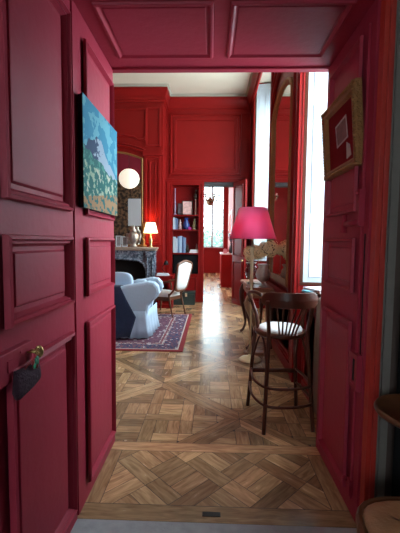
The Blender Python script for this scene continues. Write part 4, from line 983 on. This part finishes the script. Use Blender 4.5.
# ---------------------------------------------------------------- bentwood bar stool
st = thing('bar_stool', 'dark bentwood bar stool with white cushion and curved spindle back', 'bar stool', (0.60, 2.95, 0)); ss = (0.60, 2.95, 0)
NL, NR, FL, FR_ = (0.43, 2.70), (0.83, 2.76), (0.355, 3.19), (0.80, 3.20)
cx0, cy0 = 0.595, 2.98
def lerp(a, b, t): return a+(b-a)*t
def legpt(foot, z):
    t = z/0.76; tx, ty = cx0+(foot[0]-cx0)*0.78, cy0+(foot[1]-cy0)*0.72
    return (lerp(foot[0], tx, t), lerp(foot[1], ty, t), z)
for fx in (NL, NR):
    p = [legpt(fx, z) for z in (0.001, 0.3, 0.6, 0.76)]; sx = -1 if fx is NL else 1
    p += [(p[-1][0]+sx*0.012, p[-1][1]-0.03, 0.9), (p[-1][0]+sx*0.025, p[-1][1]-0.06, 1.05)]
    MB(ss).tube(smooth_path(p, 4), 0.0165, 10).build('leg', WOODD, st)
for fx in (FL, FR_): MB(ss).tube([legpt(fx, z) for z in (0.001, 0.4, 0.755)], 0.0165, 10).build('leg', WOODD, st)
MB(ss).lathe([(0.175, 0.735), (0.205, 0.737), (0.215, 0.755), (0.205, 0.775), (0.17, 0.775)], (cx0, cy0, 0), 36).build('seat_ring', WOODD, st)
MB(ss).lathe([(0.178, 0.765), (0.186, 0.778), (0.175, 0.795), (0.12, 0.803), (0.0, 0.806)], (cx0, cy0, 0), 36).build('cushion', LINEN, st, label='white seat cushion')
def hoop(zb, zf, r_=0.011):
    a, b, c, d = legpt(FL, zb), legpt(NL, zf), legpt(NR, zf), legpt(FR_, zb)
    m1 = (a[0]-0.012, (a[1]+b[1])/2-0.04, (zb+zf)/2); m2 = ((b[0]+c[0])/2, b[1]-0.035, zf); m3 = (c[0]+0.012, (c[1]+d[1])/2-0.04, (zb+zf)/2)
    return MB(ss).tube(smooth_path([a, m1, (b[0], b[1]-0.012, zf), m2, (c[0], c[1]-0.012, zf), m3, d], 6), r_, 8)
hoop(0.365, 0.365).build('foot_hoop', WOODD, st); hoop(0.235, 0.225).build('foot_hoop', WOODD, st)
MB(ss).tube([legpt(FL, 0.345), legpt(FR_, 0.345)], 0.012, 8, flat=1.6).build('stretcher', WOODD, st)
for q1, q2 in ((FL, NL), (NR, FR_)):
    a, b = legpt(q1, 0.70), legpt(q2, 0.70)
    c, d = legpt(q1, 0.45), legpt(q2, 0.45)
    MB(ss).tube(smooth_path([c, (lerp(a[0], b[0], 0.25), lerp(a[1], b[1], 0.25), 0.66), (lerp(a[0], b[0], 0.5), lerp(a[1], b[1], 0.5), 0.72), (lerp(a[0], b[0], 0.75), lerp(a[1], b[1], 0.75), 0.66), d], 5), 0.009, 8).build('brace', WOODD, st)
# curved top rail
mb = MB(ss); vs = []; fs = []; nr = 28
def railpt(t):   # t -1..1
    a = t*1.02; return (0.628+0.250*math.sin(a), 2.955-0.285*math.cos(a))
for i in range(nr+1):
    t = -1+2*i/nr; x, y = railpt(t); a = t*1.02; ox, oy = math.sin(a), -math.cos(a)
    e = max(0.0, abs(t)-0.62)/0.38; zt = 1.122-0.05*e**2.5; zb = 1.0+0.02*e**2; 
    lean = 0.018
    th = 0.010
    vs += [(x-ox*th, y-oy*th, zb), (x+ox*th, y+oy*th, zb), (x+ox*(th+0.004), y+oy*(th+0.004), (zb+zt)/2), (x+ox*(th-0.002), y+oy*(th-0.002), zt), (x-ox*(th), y-oy*(th), zt)]
for i in range(nr):
    for k in range(5): fs.append((i*5+k, i*5+(k+1) % 5, (i+1)*5+(k+1) % 5, (i+1)*5+k))
fs += [tuple(range(5)), tuple(nr*5+k for k in range(5))[::-1]]
mb.add(vs, fs); mb.build('top_rail', WOODD, st, bevel=0.004)
for k in range(6):
    t = (k-2.5)/2.5; tx, ty = railpt(t*0.50)
    bx_, by_ = cx0+0.015+t*0.06, cy0-0.195
    MB(ss).tube(smooth_path([(bx_, by_, 0.765), (lerp(bx_, tx, 0.3), lerp(by_, ty, 0.3)-0.006, 0.86), (lerp(bx_, tx, 0.75), lerp(by_, ty, 0.75)-0.004, 0.96), (tx, ty, 1.03)], 4), 0.0065, 8, flat=1.3).build('spindle', WOODD, st)
for s_ in (-1, 1):
    e = railpt(s_*0.98)
    pts = [(e[0], e[1]-0.0, 1.075), (e[0]+s_*0.03-0.01, e[1]+0.12, 1.07), (e[0]+s_*0.015, e[1]+0.26, 1.05), (lerp(e[0], cx0, 0.12), e[1]+0.30, 0.98), (lerp(e[0], cx0, 0.16), e[1]+0.22, 0.87), (lerp(e[0], cx0, 0.14), e[1]+0.13, 0.76)]
    if s_ < 0: pts = [(0.405, 2.80, 1.085), (0.36, 2.87, 1.10), (0.33, 3.00, 1.07), (0.365, 3.06, 0.98), (0.40, 3.03, 0.88), (0.41, 2.99, 0.765)]
    else: pts = [(0.865, 2.82, 1.085), (0.885, 2.89, 1.10), (0.875, 3.02, 1.07), (0.84, 3.08, 0.98), (0.80, 3.05, 0.88), (0.785, 3.0, 0.765)]
    MB(ss).tube(smooth_path(pts, 6), 0.015, 10).build('armrest', WOODD, st)

# ---------------------------------------------------------------- painting and framed picture on the door leaves
pa = thing('landscape_painting', 'unframed canvas of blue mountains and a green valley on the left door leaf', 'painting', (-0.66, 2.17, 1.95))
TH = 0.026
X0 = -0.699
m_ = MB((-0.66, 2.17, 1.95)).hexa([(X0, 1.875, 1.675), (X0+0.034, 1.845, 1.675), (X0+0.034, 2.505, 1.675), (X0, 2.505, 1.675), (X0, 1.875, 2.255), (X0+0.034, 1.845, 2.255), (X0+0.034, 2.505, 2.255), (X0, 2.505, 2.255)])
m_.build('stretcher_edge', simple('dark_canvas_edge', (0.012, 0.012, 0.018), 0.9), pa, label='dark edge')
me = bpy.data.meshes.new('canvas'); vv = [(X0+0.036, 1.845, 1.675), (X0+0.036, 2.505, 1.675), (X0+0.036, 2.505, 2.255), (X0+0.036, 1.845, 2.255), (X0+0.034, 1.845, 1.675), (X0+0.034, 2.505, 1.675), (X0+0.034, 2.505, 2.255), (X0+0.034, 1.845, 2.255)]
me.from_pydata([tuple(Vector(v)-Vector((-0.66, 2.17, 1.95))) for v in vv], [], [(0, 1, 2, 3), (4, 7, 6, 5), (0, 4, 5, 1), (1, 5, 6, 2), (2, 6, 7, 3), (3, 7, 4, 0)])
uvl = me.uv_layers.new(name='UV'); uvs = {0: (0, 0), 1: (1, 0), 2: (1, 1), 3: (0, 1), 4: (0, 0), 5: (1, 0), 6: (1, 1), 7: (0, 1)}
for lp in me.loops: uvl.data[lp.index].uv = uvs[lp.vertex_index]
me.materials.append(landscape_mat()); o = bpy.data.objects.new('canvas', me); C.objects.link(o); o.parent = pa

# right picture, hung tilting forward at the top
pf = thing('framed_picture', 'small picture in an ornate gilt frame with red velvet mat on the right door leaf', 'picture', (0.762, 2.16, 1.91))
pf.rotation_euler = (0, -0.075, 0)
W2, H2 = 0.262, 0.435
fr = ((0, 0, 0), NY, UPZ, NX)   # u runs toward the camera
mb = MB()
mb.rings(rect(-W2, 0, W2, H2), fr, [(0, -0.030), (0, 0.0), (0.006, 0.012), (0.016, 0.016), (0.028, 0.006), (0.034, 0.010), (0.046, 0.008), (0.052, -0.006), (0.056, -0.012)], fill=False)
mb.build('frame', GOLD, pf, label='ornate gilt frame')
mb = MB()
for k in range(26):
    for (uu, vv_) in ((-W2+2*W2*(k+0.5)/26, 0.014), (-W2+2*W2*(k+0.5)/26, H2-0.014)):
        mb.ball((-0.014, -uu, vv_), 0.007, 0.008, 0.009, 8, 6)
for k in range(24):
    for uu in (-W2+0.014, W2-0.014): mb.ball((-0.014, -uu, H2*(k+0.5)/24), 0.007, 0.009, 0.008, 8, 6)
mb.build('frame_ornament', GOLD, pf)
MB().rings(rect(-W2+0.05, 0.05, W2-0.05, H2-0.05), fr, [(0, -0.016), (0.001, -0.014)]).build('velvet_mat', simple('dark_red_velvet', (0.17, 0.006, 0.010), 0.9, var=0.15, spec=0.1), pf)
e_ = [(-0.07, 0.165), (0.10, 0.185), (0.085, 0.315), (-0.085, 0.295)]
MB().rings([(p[0]-0.0, p[1]) for p in e_], fr, [(0, -0.013), (0, -0.010), (0.007, -0.009), (0.010, -0.012)], fill=False).build('inner_frame', simple('dull_silver', (0.40, 0.36, 0.38), 0.4, 0.6, var=0.4, scale=50), pf, label='dull silver inner frame')
MB().rings(e_, fr, [(0.008, -0.0135), (0.010, -0.012)]).build('print', simple('sepia_print', (0.14, 0.06, 0.06), 0.5, var=0.8, scale=30), pf)
MB().rings([(0.07, 0.07), (0.135, 0.08), (0.12, 0.14), (0.075, 0.165)], fr, [(0, -0.0138), (0.002, -0.011)]).build('paper_slip', simple('aged_paper', (0.45, 0.36, 0.33), 0.7, var=0.3, scale=30), pf, label='pale paper slip')

# ---------------------------------------------------------------- near room: low seat and round side table at right
sl = thing('low_chair', 'round-cornered wooden seat with worn tan leather at the bottom right corner', 'chair', (0.83, 1.17, 0.012))
so_ = []
for i in range(28):
    a = 2*PI*i/28; so_.append((0.275*math.copysign(abs(math.cos(a))**0.62, math.cos(a)), 0.255*math.copysign(abs(math.sin(a))**0.62, math.sin(a))))
MB().rings(so_, ((0, 0, 0), PX, PY, UPZ), [(0.02, 0.40), (0.0, 0.41), (0.0, 0.44), (0.008, 0.452), (0.02, 0.452), (0.026, 0.444)], fill=False).build('seat_frame', WOODM, sl)
MB().rings(so_, ((0, 0, 0), PX, PY, UPZ), [(0.024, 0.40), (0.024, 0.445), (0.04, 0.458), (0.10, 0.468), (0.18, 0.47)], smooth=True).build('seat', TAN, sl)
for sx in (-1, 1):
    for sy in (-1, 1): MB().tube(smooth_path([(sx*0.19, sy*0.17, 0.41), (sx*0.21, sy*0.19, 0.3), (sx*0.19, sy*0.175, 0.12), (sx*0.20, sy*0.185, -0.006)], 4), [0.028]*4+[0.022]*4+[0.015]*5, 8).build('leg', WOODM, sl)
rt = thing('side_table', 'round wooden side table with moulded edge at the right edge, below the curtain', 'table', (0.885, 1.46, 0))
MB().lathe([(0.0, 0.755), (0.12, 0.757), (0.15, 0.77), (0.175, 0.785), (0.18, 0.795), (0.175, 0.805), (0.165, 0.807), (0.158, 0.799), (0.0, 0.799)], seg=40).build('table_top', WOODM, rt)
MB().lathe([(0.02, 0.03), (0.028, 0.12), (0.016, 0.3), (0.03, 0.5), (0.018, 0.7), (0.03, 0.756)]).build('pole', WOODM, rt); MB().lathe([(0.12, 0.005), (0.125, 0.02), (0.03, 0.035)]).build('base', WOODM, rt)
